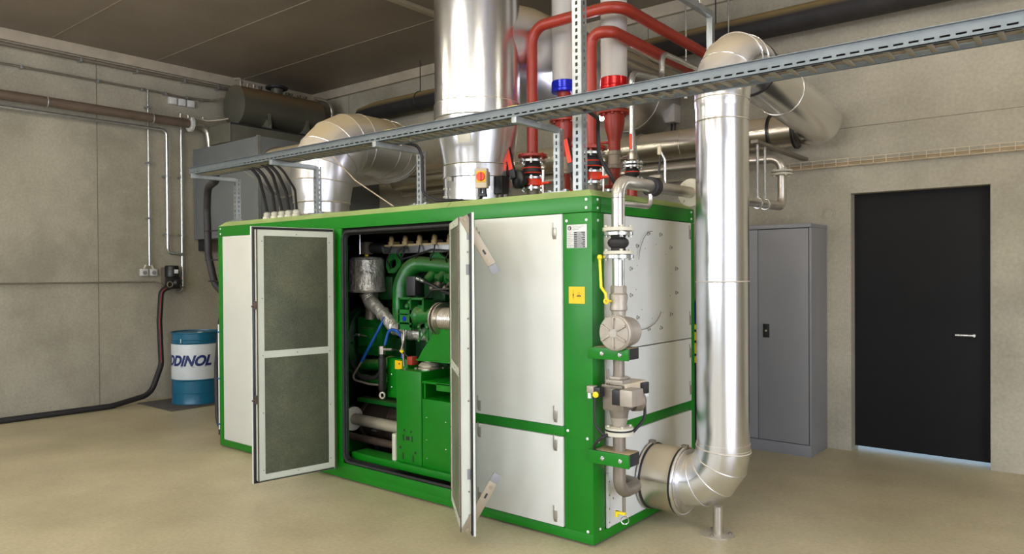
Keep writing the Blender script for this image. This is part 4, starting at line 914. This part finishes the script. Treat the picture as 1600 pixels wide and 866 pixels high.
# ------------------------------------------------------------------ cable tray over the front edge of the roof
def slotted(q, A, Bp, U_, V_, s0, s1, w, pitch, sl, h, th):
    """flat strip from A to Bp with a row of slots; U_ width direction, V_ thickness direction; slot row between s0 and s1"""
    A = V(A); Bp = V(Bp); U_ = V(U_); V_ = V(V_); d = (Bp-A); L = d.length; d.normalize()
    m = Matrix((d, U_, V_)).transposed().to_4x4(); m.translation = A
    q.box(0, L, 0, s0, 0, th, 0, m); q.box(0, L, s1, w, 0, th, 0, m)
    n = int(L/pitch)
    for k in range(n+1):
        a = k*pitch-(pitch-sl)/2; b = a+(pitch-sl)
        q.box(max(0, a), min(L, b), s0, s1, 0, th, 0, m)
TY0, TY1, TZ0, TZ1 = -.30, -.125, 2.460, 2.521
TX0, TX1 = -4.0, RX
t = thing('cable_tray', 'long slotted steel cable tray running above the front of the enclosure', 'cable tray', (.5, -.17, TZ0))
def f_(q):
    slotted(q, (TX0, TY0, TZ0), (TX1, TY0, TZ0), Z, (0,-1,0), .014, .022, TZ1-TZ0-.002, .054, .036, 0, .003)
    q.box(TX0, TX1, TY0-.018, TY0, TZ1-.003, TZ1); q.box(TX0, TX1, TY0-.003, TY0+.016, TZ0, TZ0+.003)
part('front_rail', 'tray', f_, thr=20)
def f_(q): q.box(TX0, TX1, TY1, TY1+.003, TZ0, TZ1); q.box(TX0, TX1, TY1, TY1+.018, TZ1-.003, TZ1); q.box(TX0, TX1, TY1-.016, TY1, TZ0, TZ0+.003)
part('rear_rail', 'tray', f_, thr=20)
r0 = None
for k in range(90):
    x = TX0+.05+k*.078
    if r0 is None: r0 = B(x-.010, x+.010, TY0+.002, TY1-.002, TZ0+.004, TZ0+.014, bev=.002).build('rung', 'rung', t)
    else: r1 = r0.copy(); C.objects.link(r1); r1.location = (.078*k, 0, 0)
q = MB()
for k in range(90, 115): x = TX0+.05+k*.078; q.box(x-.010, x+.010, TY0+.002, TY1-.002, TZ0+.004, TZ0+.014)
q.build('rungs', 'rung', t)['kind'] = 'stuff'
# cables lying in the tray
for y, r_, nm, mm, L, (xa, xb) in ((-.262, .010, 'tray_cable', 'rubber', 'front black cable lying along the cable tray', (-3.2, 4.9)), (-.215, .014, 'tray_cable', 'rubber', 'thick middle black cable lying along the cable tray', (-3.0, 4.9)), (-.165, .010, 'tray_cable', 'dull', 'rear grey cable lying along the cable tray', (-3.4, 4.9))):
    pts = [V((xa+(xb-xa)*k/60, y+.005*math.sin(k*1.3+y*40), TZ0+.015+r_)) for k in range(61)]
    tag(MB().tube(pts, r_, 10).build(nm, mm), L, 'cable', 'cables in the tray')
for x, z, L in ((-1.42, TZ1, 'yellow tag on the tray edge left of the big silver duct'), (-.36, TZ1, 'yellow tag on the tray edge below the blue ring')):
    tag(B(x-.03, x+.04, -.28, -.24, z-.002, z+.014, bev=.003).build('yellow_tag', 'yellow'), L, 'tag', 'yellow tags on the tray')
def post(x, y, z0, z1, label, foot=True, arm=True, wd=.045):
    global t
    t = thing('slotted_post', label, 'strut', (x, y, z0), 'slotted posts')
    def f_(q):
        a = -wd/2
        slotted(q, (x+a, y, z0), (x+a, y, z1), X, (0,-1,0), wd*.36, wd*.62, wd, .040, .022, 0, .002)
        slotted(q, (x-a, y, z0), (x-a, y, z1), Y, X, wd*.36, wd*.62, wd*.9, .040, .022, 0, .002)
        q.box(x+a, x+a+.002, y, y+wd*.9, z0, z1)
        q.box(x+a, x+a+.012, y+wd*.9, y+wd*.9+.002, z0, z1); q.box(x-a-.012, x-a, y+wd*.9, y+wd*.9+.002, z0, z1)
    part('channel', 'galv', f_, thr=20)
    if foot: part('foot_plate', 'galv', lambda q: q.box(x-.085, x+.085, y-.02, y+.055, z0, z0+.008, .002).box(x-.07, x-.045, y, y+.03, z0+.008, z0+.02, .004).box(x+.045, x+.07, y, y+.03, z0+.008, z0+.02, .004))
    if arm: part('cantilever_arm', 'galv', lambda q: q.box(x-.018, x+.018, -.33, y, TZ0-.036, TZ0-.002, .002).box(x-.012, x+.012, -.331, y-.002, TZ0-.037, TZ0-.030))
post(-3.91, .08, 2.062, 2.45, 'slotted post nearest the left end of the cable tray')
post(-2.705, .08, 2.062, 2.45, 'slotted post standing before the curved silver duct')
post(-1.497, .08, 2.062, 2.45, 'slotted post beside the black cable left of the big duct')
post(-.302, .08, 2.062, 2.45, 'slotted post close behind the tall strut at the enclosure corner')
post(-.135, .055, 2.062, CH, 'tall slotted strut rising from the enclosure corner to the ceiling', foot=False, arm=False, wd=.062)
t = thing('hanging_strut', 'slotted steel strut frame hanging from the ceiling beside the flue elbow', 'strut', (.27, .4, 3.02))
part('level_channel', 'galv', lambda q: q.box(.25, .29, -.35, 1.03, 3.235, 3.275, .002))
part('drop_channel', 'galv', lambda q: q.box(.25, .29, .99, 1.03, 3.02, 3.235, .002))
for y in (-.25, .85): part('hanger_rod', 'zinc', lambda q: q.cyl((.27, y, 3.27), (.27, y, CH), .006, n=8))
# black cables dropping from the tray into glands on the roof
for i, (x, xt, xm) in enumerate(((-3.454, -3.24, .05), (-3.336, -3.18, .07), (-3.23, -3.04, .04), (-3.127, -2.98, .06), (-3.02, -2.90, .08))):
    t = thing('cable_gland', 'pale round cable gland on the roof edge, %s of five' % ('leftmost', 'second from left', 'middle', 'second from right', 'rightmost')[i], 'gland', (x, .12, 2.062), 'cable glands on the roof')
    part('gland_body', 'cream', lambda q: q.lathe([(.040, 2.062), (.040, 2.085), (.032, 2.09), (.034, 2.115), (.02, 2.125)], (x, .12, 0), Z, 20))
    q = MB(); q.tube(fillet([(xt-.06, -.19, TZ0+.04), (xt+.02, -.12, TZ0-.02), (x+xm, .05, 2.28), (x, .12, 2.12)], .14, 6), .014 if i < 4 else .010, 12)
    tag(q.build('power_cable', 'rubber'), 'black power cable into the %s pale roof gland' % ('leftmost', 'second', 'middle', 'fourth', 'rightmost')[i], 'cable', 'power cables below the tray')
q = MB(); q.tube(fillet([(-1.50, -.17, TZ0+.03), (-1.45, .03, TZ0+.01), (-1.445, .06, 2.40), (-1.44, .06, 2.14), (-1.33, .08, 2.085), (-1.22, .18, 2.085), (-1.18, .36, 2.09), (-1.19, .40, 2.13)], .06, 6), .011, 10)
tag(q.build('switch_cable', 'rubber'), 'black cable running from the tray down a post to the isolator switch', 'cable')
q = MB(); q.tube(fillet([(.05, -.17, TZ0+.03), (-.03, .12, 2.48), (-.098, .22, 2.43), (-.088, .22, 2.27), (.0, .24, 2.13), (-.03, .34, 2.07)], .16, 8), .012, 12)
tag(q.build('looped_cable', 'rubber'), 'black cable looping from the tray down beside the red ring riser', 'cable')
t = thing('pressure_sensor', 'slim bent sensor with black cable standing on the gas pipe', 'sensor', (.14, .62, 2.134))
part('stem', 'zinc', lambda q: q.tube(fillet([(.14, .62, 2.13), (.14, .62, 2.28), (.115, .60, 2.34)], .03, 4), .008, 10))
part('head', 'beige', lambda q: q.box(.105, .125, .585, .605, 2.31, 2.37, .004))
part('lead', 'black', lambda q: q.tube(fillet([(.118, .60, 2.30), (.12, .58, 2.20), (.10, .56, 2.09)], .05, 5), .007, 8))

# ------------------------------------------------------------------ grey plenum, olive box and tank in the left corner
PX1, PY0, PZ0, PZ1 = -5.685, 1.424, 2.02, 3.252
t = thing('sheet_metal_plenum', 'large blue grey sheet metal box in the corner behind the enclosure', 'air plenum', (-6.4, 2.3, PZ0))
part('body', 'boxm', lambda q: q.box(LX+.01, PX1, PY0, BY-.01, PZ0+.06, PZ1, .004))
part('corner_angle', 'galv', lambda q: q.box(PX1-.03, PX1+.003, PY0-.004, PY0, PZ0+.06, PZ1).box(PX1, PX1+.004, PY0-.004, PY0+.03, PZ0+.06, PZ1).box(PX1-.03, PX1+.01, PY0-.01, PY0+.03, PZ1, PZ1+.012, .003))
part('lower_flange', 'boxm', lambda q: q.box(LX+.01, PX1+.02, PY0-.02, BY-.01, PZ0+.03, PZ0+.06, .003))
part('wall_angle', 'boxm', lambda q: q.box(LX+.01, LX+.05, PY0-.02, PY0, PZ0+.06, PZ1))
part('duct_spigot', 'aluc', lambda q: q.lathe([(.285, 0), (.285, .04), (.32, .045), (.32, .05)], (PX1+.05, 1.71+.02, 2.84), (-1,0,0), 48))
part('wall_bracket', 'dark', lambda q: q.box(LX+.01, -6.95, 1.46, 1.52, 1.90, PZ0+.03, .004))
t = thing('olive_box', 'olive grey box lying on top of the plenum under the round tank', 'box', (-6.6, 2.3, 3.252))
part('body', 'olive', lambda q: q.box(-6.84, -6.33, 1.43, 3.2, 3.264, 3.50, .004))
part('edge_strip', 'galv', lambda q: q.box(-6.332, -6.325, 1.428, 1.436, 3.264, 3.50))
B(-6.335, -6.315, 1.44, 3.2, 3.488, 3.506, bev=.002).build('top_rail', 'dark', t)
t = thing('expansion_tank', 'olive grey cylindrical tank on saddles near the ceiling corner', 'tank', (-6.62, 2.2, 3.50))
tx, tz, tr = -6.62, 3.80, .265
part('shell', 'tank', lambda q: q.lathe([(0, -.045), (.12, -.038), (.22, -.015), (tr, 0), (tr, 1.25), (.2, 1.28), (0, 1.30)], (tx, 1.66, tz), Y, 56))
for y in (2.02, 2.62):
    part('saddle', 'olive', lambda q: q.prism([(-.24, 0), (.26, 0), (.26, .06), (.24, .18), (.17, .10), (.05, .055), (-.05, .055), (-.24, .16)], (tx, y+.03, 3.506), X, Z, .05))
    part('saddle_strap', 'olive', lambda q: q.box(tx+.225, tx+.25, y-.02, y+.03, 3.62, 3.76, .003))
    fasteners('bolt', 'zinc', t, [((tx+.262, y+.0, 3.54), X, .014, .012)], True)
part('manhole_neck', 'tank', lambda q: q.cyl((tx, 2.30, tz+.2), (tx, 2.30, tz+.33), .08, n=28))
part('manhole_cover', 'dark', lambda q: q.lathe([(.14, .325), (.15, .33), (.15, .355), (.14, .36)], (tx, 2.30, tz), Z, 36))
for y, h in ((1.76, .33), (1.86, .32), (1.95, .32), (2.05, .32), (2.47, .31), (2.53, .31), (2.66, .31), (2.76, .31)):
    part('nozzle', 'steel' if y < 2 else 'tank', lambda q: q.cyl((tx, y, tz+.24), (tx, y, tz+h), .020, n=14).cyl((tx, y, tz+h-.02), (tx, y, tz+h), .028, n=14))
part('gauge_pipe', 'steel', lambda q: q.tube(fillet([(tx+.1, 1.70, tz+.2), (tx+.1, 1.70, tz+.34), (tx+.02, 1.66, tz+.34)], .03, 4), .016, 12))
tag(MB().tube(fillet([(tx+.16, 2.80, tz+.27), (tx+.16, 3.10, tz+.27), (tx+.16, 3.10, 3.51)], .16, 8), .024, 16).build('vent_pipe', 'steel'), 'bent steel pipe curving down past the right end of the round tank', 'pipe')
# pipes and conduits on the left wall
t = thing('top_conduit', 'straight steel conduit running under the ceiling cornice on the left wall', 'pipe', (LX+.09, .4, 4.10))
part('pipe', 'dull', lambda q: q.cyl((LX+.09, FX+.1, 4.128), (LX+.09, 1.86, 4.128), .024, n=18))
for y in (-1.2, 0, .64, 1.25, 1.72): part('pipe_clip', 'galv', lambda q: q.box(LX, LX+.12, y-.01, y+.01, 4.10, 4.156, .002))
t = thing('cable_conduit', 'thin dark conduit running level to the end of the round tank', 'conduit', (LX+.06, .5, 3.9))
part('pipe', 'dull', lambda q: q.tube([V((LX+.05, FX+.1, 3.915)), V((LX+.05, .9, 3.92)), V((LX+.05, 1.25, 3.91)), V((LX+.08, 1.62, 3.93)), V((tx-.1, 1.70, 3.93))], .013, 10))
for y in (-.6, .2, .72, 1.02, 1.30, 1.5): part('pipe_clip', 'galv', lambda q: q.box(LX, LX+.075, y-.012, y+.012, 3.90, 3.94, .002))
for i, y in enumerate((1.12, 1.24, 1.36)):
    t = thing('junction_box', '%s of three small white junction boxes on the left wall' % ('leftmost', 'middle', 'rightmost')[i], 'junction box', (LX+.03, y, 3.80), 'junction boxes')
    part('body', 'label', lambda q: q.box(LX, LX+.05, y-.05, y+.05, 3.80, 3.89, .005)); part('lid', 'whitei', lambda q: q.box(LX+.05, LX+.058, y-.045, y+.045, 3.805, 3.885, .003))
t = thing('brown_pipe', 'thick brown pipe along the left wall ending at a white flange', 'pipe', (LX+.2, .5, 3.48))
bx = LX+.2
part('pipe', 'brown', lambda q: q.cyl((bx, FX+.1, 3.535), (bx, 1.24, 3.545), .055, n=24))
part('flange', 'label', lambda q: flange(q, (bx, 1.27, 3.545), Y, .10, .035, 8, .010))
for y in (-.4, .78): part('pipe_clip', 'galv', lambda q: q.torus((bx, y, 3.54), Y, .058, .007, 26, 6).cyl((LX, y, 3.54), (bx-.05, y, 3.54), .007, n=8))
t = thing('steel_elbow_pipe', 'bright steel bend dropping from the white flange into the plenum', 'pipe', (bx, 1.42, 3.24))
part('pipe', 'steel', lambda q: q.tube(fillet([(bx, 1.29, 3.545), (bx, 1.50, 3.545), (bx+.02, 1.53, 3.26)], .13, 8), .045, 20))
q = MB(); q.tube([V((bx+.02, 1.05, 3.60)), V((bx+.05, 1.3, 3.63)), V((bx+.1, 1.45, 3.60)), V((bx+.2, 1.58, 3.62)), V((tx-.1, 1.66, 3.64))], .012, 10)
for y in (1.12, 1.22, 1.42): q.cyl((bx+.04, y, 3.60), (bx+.04, y, 3.65), .018, n=10)
tag(q.build('valve_line', 'steel'), 'thin pipe with small valves above the brown pipe and white flange', 'pipe')
def wallpipe(pts, r, label, clips, m='zinc'):
    global t
    t = thing('vertical_conduit', label, 'conduit', pts[0], 'conduits on the left wall')
    part('pipe', m, lambda q: q.tube(fillet(pts, .07, 6), r, 14))
    for p in clips: part('pipe_clip', 'galv', lambda q: q.box(LX, p[0]+.015, p[1]-.03, p[1]+.03, p[2]-.012, p[2]+.012, .003))
wx = LX+.06
wallpipe([(wx, .79, 3.92), (wx, .79, 1.70)], .013, 'leftmost vertical conduit dropping to two small sockets', [(wx, .79, z) for z in (3.7, 3.0, 2.3)])
wallpipe([(wx+.03, FX+.1, 3.42), (wx+.03, 1.01, 3.44), (wx+.03, 1.01, 1.86), (wx+.03, 1.195, 1.85)], .021, 'middle conduit bending down the wall and across above the pump', [(wx+.03, 1.01, z) for z in (2.85, 2.1)])
wallpipe([(wx, 1.215, 3.55), (wx, 1.215, 1.36), (wx, 1.12, 1.36)], .019, 'rightmost vertical conduit ending beside the black pump', [(wx, 1.215, z) for z in (2.85, 2.1)])
for i, y in enumerate((.735, .85)):
    t = thing('power_socket', '%s small white socket box below the leftmost conduit' % ('left', 'right')[i], 'socket', (LX+.03, y, 1.57), 'small sockets on the left wall')
    part('body', 'label', lambda q: q.box(LX, LX+.05, y-.045, y+.045, 1.57, 1.66, .008)); part('dial', 'grip', lambda q: q.lathe([(.026, 0), (.026, .008), (0, .008)], (LX+.05, y, 1.61), X, 20)); part('gland', 'cream', lambda q: q.cyl((LX+.03, y, 1.66), (LX+.03, y+(.79-y)*.4, 1.71), .012, n=10))
t = thing('oil_pump', 'small black motor pump mounted on the left wall above the hose', 'pump', (LX+.12, 1.04, 1.40))
part('motor', 'black', lambda q: q.lathe([(.07, 0), (.085, .01), (.085, .13), (.075, .15), (0, .155)], (LX+.13, 1.04, 1.55), Z, 28))
part('label', 'whitei', lambda q: q.box(LX+.195, LX+.218, 1.03, 1.08, 1.60, 1.65))
part('pump_body', 'black', lambda q: q.box(LX+.06, LX+.20, .98, 1.12, 1.40, 1.555, .015).lathe([(.05, 0), (.055, .02), (.03, .05), (0, .05)], (LX+.20, 1.07, 1.48), X, 20))
part('brass_fitting', 'lever', lambda q: q.torus((LX+.20, .98, 1.46), X, .035, .006, 20, 6))
part('wall_plate', 'dull', lambda q: q.box(LX, LX+.06, .96, 1.13, 1.42, 1.68, .004))
part('outlet', 'dull', lambda q: q.cyl((LX+.08, 1.1, 1.42), (LX+.08, 1.235, 1.42), .008, n=8))
part('red_lever', 'redb', lambda q: q.box(LX+.06, LX+.075, 1.14, 1.22, 1.535, 1.545, .002))
tag(MB().tube(fillet([(LX+.05, FX+.1, 1.50), (LX+.05, .86, 1.495), (LX+.09, .95, 1.44)], .06, 5), .010, 10).build('suction_line', 'dull'), 'thin dark line running level along the wall to the black pump', 'pipe')
pts = fillet([(LX+.15, 1.0, 1.42), (LX+.14, .90, 1.42), (LX+.16, .86, 1.0), (LX+.20, .86, .45), (LX+.25, .70, .10), (LX+.35, .2, .035), (LX+.3, -1.5, .035)], .22, 8)
tag(MB().tube(pts, .033, 16).build('suction_hose', 'rubber'), 'thick black hose curving from the pump down to the floor', 'hose')
tag(MB().tube([p+V((.03, -.012, 0)) for p in pts[3:22]], .006, 8).build('hose_wire', 'red'), 'thin red line strapped along the thick black hose', 'wire')
# blue oil drum
dx, dy, dr, dh = -6.50, 1.055, .288, .885
tag(B(-6.98, -6.12, .55, 1.30, .0, .012, bev=.003).build('mat_with_shadow', 'mat_shade'), 'dark flat mat with painted-in shadow on the floor under the blue drum', 'mat')  # mat and the shadow below the drum, coloured together as one dark sheet
t = thing('oil_drum', 'blue steel oil drum with a white band and navy lettering', 'drum', (dx, dy, .012))
prof = [(.27, .012), (dr, .016), (dr, .03)]
for zc in (.30, .60): pass
prof += [(dr-.004, .04), (dr-.004, .145), (dr, .15), (dr-.004, .155), (dr-.004, .295), (dr+.006, .305), (dr-.004, .315)]
prof2 = [(dr-.0035, .315), (dr-.0035, .74)]
prof3 = [(dr-.004, .74), (dr+.006, .75), (dr-.004, .76), (dr-.004, dh-.10), (dr, dh-.095), (dr-.004, dh-.09), (dr-.004, dh-.02), (dr+.004, dh-.014), (dr+.004, dh), (dr-.006, dh), (dr-.008, dh-.014), (0, dh-.014)]
part('shell', 'drumb', lambda q: q.lathe(prof+[(dr-.006, .5)]+prof3, (dx, dy, 0), Z, 72))
part('white_band', 'drumw', lambda q: q.lathe([(dr-.003, .315), (dr-.001, .32), (dr-.001, .735), (dr-.003, .74)], (dx, dy, 0), Z, 72))
part('bung', 'whitei', lambda q: q.cyl((dx+.19, dy-.05, dh-.014), (dx+.19, dy-.05, dh+.002), .035, n=20))
me = text_mesh('ADDINOL', 1.0, shear=.35, offset=.045)
xs_ = [v.co.x for v in me.vertices]; ys_ = [v.co.y for v in me.vertices]; wx0, wx1 = min(xs_), max(xs_); hy0, hy1 = min(ys_), max(ys_)
bm_ = bmesh.new(); bm_.from_mesh(me); bmesh.ops.triangulate(bm_, faces=bm_.faces)
es = [e for e in bm_.edges if e.calc_length() > .06]; bmesh.ops.subdivide_edges(bm_, edges=es, cuts=3); bmesh.ops.triangulate(bm_, faces=bm_.faces)
ac = math.radians(-27.6-36); W_, H_ = .72, .135
for v in bm_.verts:
    a = ac+((v.co.x-(wx0+wx1)/2)/(wx1-wx0))*W_/dr; z = .545+((v.co.y-(hy0+hy1)/2)/(hy1-hy0))*H_
    R_ = dr+(.0012 if v.co.z > 0 else -.0005); v.co = V((dx+R_*math.cos(a), dy+R_*math.sin(a), z))
q = MB(); tmp = bpy.data.meshes.new('lettering'); bm_.to_mesh(tmp); bm_.free(); q.b.from_mesh(tmp); q.build('lettering', 'navy', t)
q = MB(); a_ = ac-.20
q.tube([V((dx+(dr+.001)*math.cos(a), dy+(dr+.001)*math.sin(a), z)) for a, z in ((ac-1.25, .475), (ac-.6, .472), (ac, .470), (ac+.5, .470), (ac+1.0, .472))], .0025, 6); q.build('underline', 'navy', t)
part('small_label', 'whitei', lambda q: q.box(dx+.12, dx+.14, dy-.264, dy-.262, .76, .81))
# dark cable duct and conduit at the left end of the enclosure
t = thing('corrugated_hose', 'thick black corrugated hose dropping from the left end of the tray', 'hose', (-4.4, .1, 1.3))
pts = fillet([(-3.92, -.10, 2.455), (-4.02, -.05, 2.43), (-4.36, .06, 2.41), (-4.45, .10, 2.2), (-4.43, .10, 1.76), (-4.36, .12, 1.50), (-4.28, .20, 1.36), (-4.08, .30, 1.33)], .16, 8)
part('hose', 'rubber', lambda q: q.tube(pts, .034, 16))
for z, x in ((2.0, -4.44), (1.72, -4.425), (1.52, -4.37)): part('cable_tie', 'black', lambda q: q.torus((x, .105, z), Z, .036, .006, 24, 6).box(x, -4.07, .10, .112, z-.006, z+.006))
tag(MB().tube(fillet([(-4.10, .18, 1.34), (-4.28, .14, 1.22), (-4.34, .12, .70), (-4.22, .06, .22), (-4.10, .05, .10), (-4.06, .1, .09)], .2, 7), .022, 12).build('drain_hose', 'rubber'), 'black hose hanging down the left end of the enclosure', 'hose')
t = thing('white_conduit', 'white plastic conduit with blue clips at the left corner of the enclosure', 'conduit', (-4.10, .02, .12))
part('pipe', 'whitei', lambda q: q.cyl((-4.10, .02, .15), (-4.10, .02, 1.12), .013, n=14))
for z in (.20, .62, 1.05): part('blue_clip', 'blueh', lambda q: q.box(-4.118, -4.07, .006, .036, z-.008, z+.008, .002))
part('end_cap', 'black', lambda q: q.cyl((-4.10, .02, .10), (-4.10, .02, .15), .016, n=14))

# ------------------------------------------------------------------ rear wall: dark insulated pipe, wire tray, small box
q = MB(); q.lathe([(0, -.06), (.04, -.055), (.075, 0), (.115, .35), (.115, 9.0)], (-5.80, 3.08, 3.80), X, 40)
t = thing('insulated_wall_pipe', 'thick black insulated pipe high along the rear wall', 'pipe', (-1, 3.08, 3.68)); q.build('insulation', 'blackpipe', t)
for x in (-4.6, -2.6, -.6, 1.4): part('hanger', 'dark', lambda q: q.torus((x, 3.08, 3.80), X, .118, .006, 30, 6).cyl((x, 3.08, 3.91), (x, 3.08, CH), .006, n=8))
t = thing('wire_cable_tray', 'narrow wire mesh cable tray along the rear wall above the black door', 'cable tray', (2.4, 3.27, 2.49))
def f_(q):
    for y, z in ((3.24, 2.495), (3.28, 2.495), (3.31, 2.495), (3.24, 2.525), (3.24, 2.555)): q.cyl((.0, y, z), (RX, y, z), .0028, n=6)
    for k in range(49):
        x = .03+.1*k; q.box(x-.0022, x+.0022, 3.236, 3.24, 2.493, 2.558); q.box(x-.0022, x+.0022, 3.24, BY, 2.491, 2.4955)
part('mesh', 'beige', f_)
part('cables', 'tan', lambda q: q.cyl((.0, 3.28, 2.512), (RX, 3.28, 2.512), .016, n=10).cyl((.0, 3.30, 2.508), (RX, 3.30, 2.508), .011, n=8))
t = thing('cable_box', 'small pale grey box on the rear wall with two cables below', 'junction box', (-1.13, 3.25, 3.07))
part('body', 'wpipe', lambda q: q.box(-1.19, -1.08, 3.18, BY, 3.08, 3.26, .006))
for x in (-1.155, -1.115): part('cable', 'black', lambda q: q.cyl((x, 3.26, 2.95), (x, 3.26, 3.08), .008, n=8))
tag(B(LX+.02, LX+.16, BY-.03, BY, 3.75, 4.185, bev=.01).build('foam_seal', 'orange'), 'orange brown foam strip in the wall corner below the cornice', 'foam strip')

# ------------------------------------------------------------------ grey locker and the yellow case behind the enclosure
kx0, kx1, ky, kh = -.575, .332, 2.86, 1.985
t = thing('grey_locker', 'tall grey two door steel locker against the rear wall', 'locker', ((kx0+kx1)/2, ky+.22, 0))
part('body', 'locker', lambda q: q.box(kx0, kx1, ky+.012, ky+.45, .0, kh-.035, .003).box(kx0+.0, kx1, ky, ky+.014, .0, .098, .002))
part('top_rim', 'locker', lambda q: q.box(kx0-.002, kx1+.002, ky-.004, ky+.452, kh-.035, kh, .004))
part('door_gap', 'line', lambda q: q.box(kx0+.01, kx1-.018, ky+.008, ky+.013, .09, kh-.036))
part('door', 'locker', lambda q: q.box(kx0+.02, -.1245, ky-.001, ky+.0115, .104, kh-.042, .0015)); part('door', 'locker', lambda q: q.box(-.1195, kx1-.022, ky-.001, ky+.0115, .104, kh-.042, .0015))
h_ = part('handle_plate', 'blacki', lambda q: q.box(-.075, -.02, ky-.008, ky-.001, 1.00, 1.12, .003)); q = MB(); q.cyl((-.047, ky-.014, 1.06), (-.047, ky-.008, 1.06), .010, n=16); q.build('lock_cylinder', 'zinc', h_)
t = thing('yellow_case', 'yellow and black equipment case on a dark stand between enclosure and locker', 'equipment case', (-.36, 2.3, 0))
part('stand', 'dark', lambda q: q.box(-.50, -.22, 2.16, 2.20, 0, .80).box(-.50, -.22, 2.40, 2.44, 0, .80).box(-.52, -.20, 2.14, 2.46, .78, .82, .004))
part('case_body', 'yellow', lambda q: q.box(-.52, -.20, 2.15, 2.45, .82, 1.14, .02))
for z in (.88, .99, 1.08): part('black_strap', 'black', lambda q: q.box(-.527, -.193, 2.14, 2.46, z, z+.02, .003))
part('case_lid', 'navy', lambda q: q.box(-.50, -.22, 2.17, 2.43, 1.14, 1.34, .06))

# bright floodlight on the rear wall behind the red pipes
t = thing('floodlight', 'small bright white floodlight hanging below the branch duct behind the red pipes', 'lamp', (-.965, 1.70, 2.84))
part('housing', 'lampw', lambda q: q.box(-1.025, -.905, 1.70, 1.80, 2.84, 2.97, .008))
part('lit_face', emit('floodlight_face', (.86,.86,1,1), 150), lambda q: q.box(-1.015, -.915, 1.694, 1.699, 2.85, 2.96))
part('bracket', 'dark', lambda q: q.box(-1.03, -.99, 1.76, 1.78, 2.90, CH))
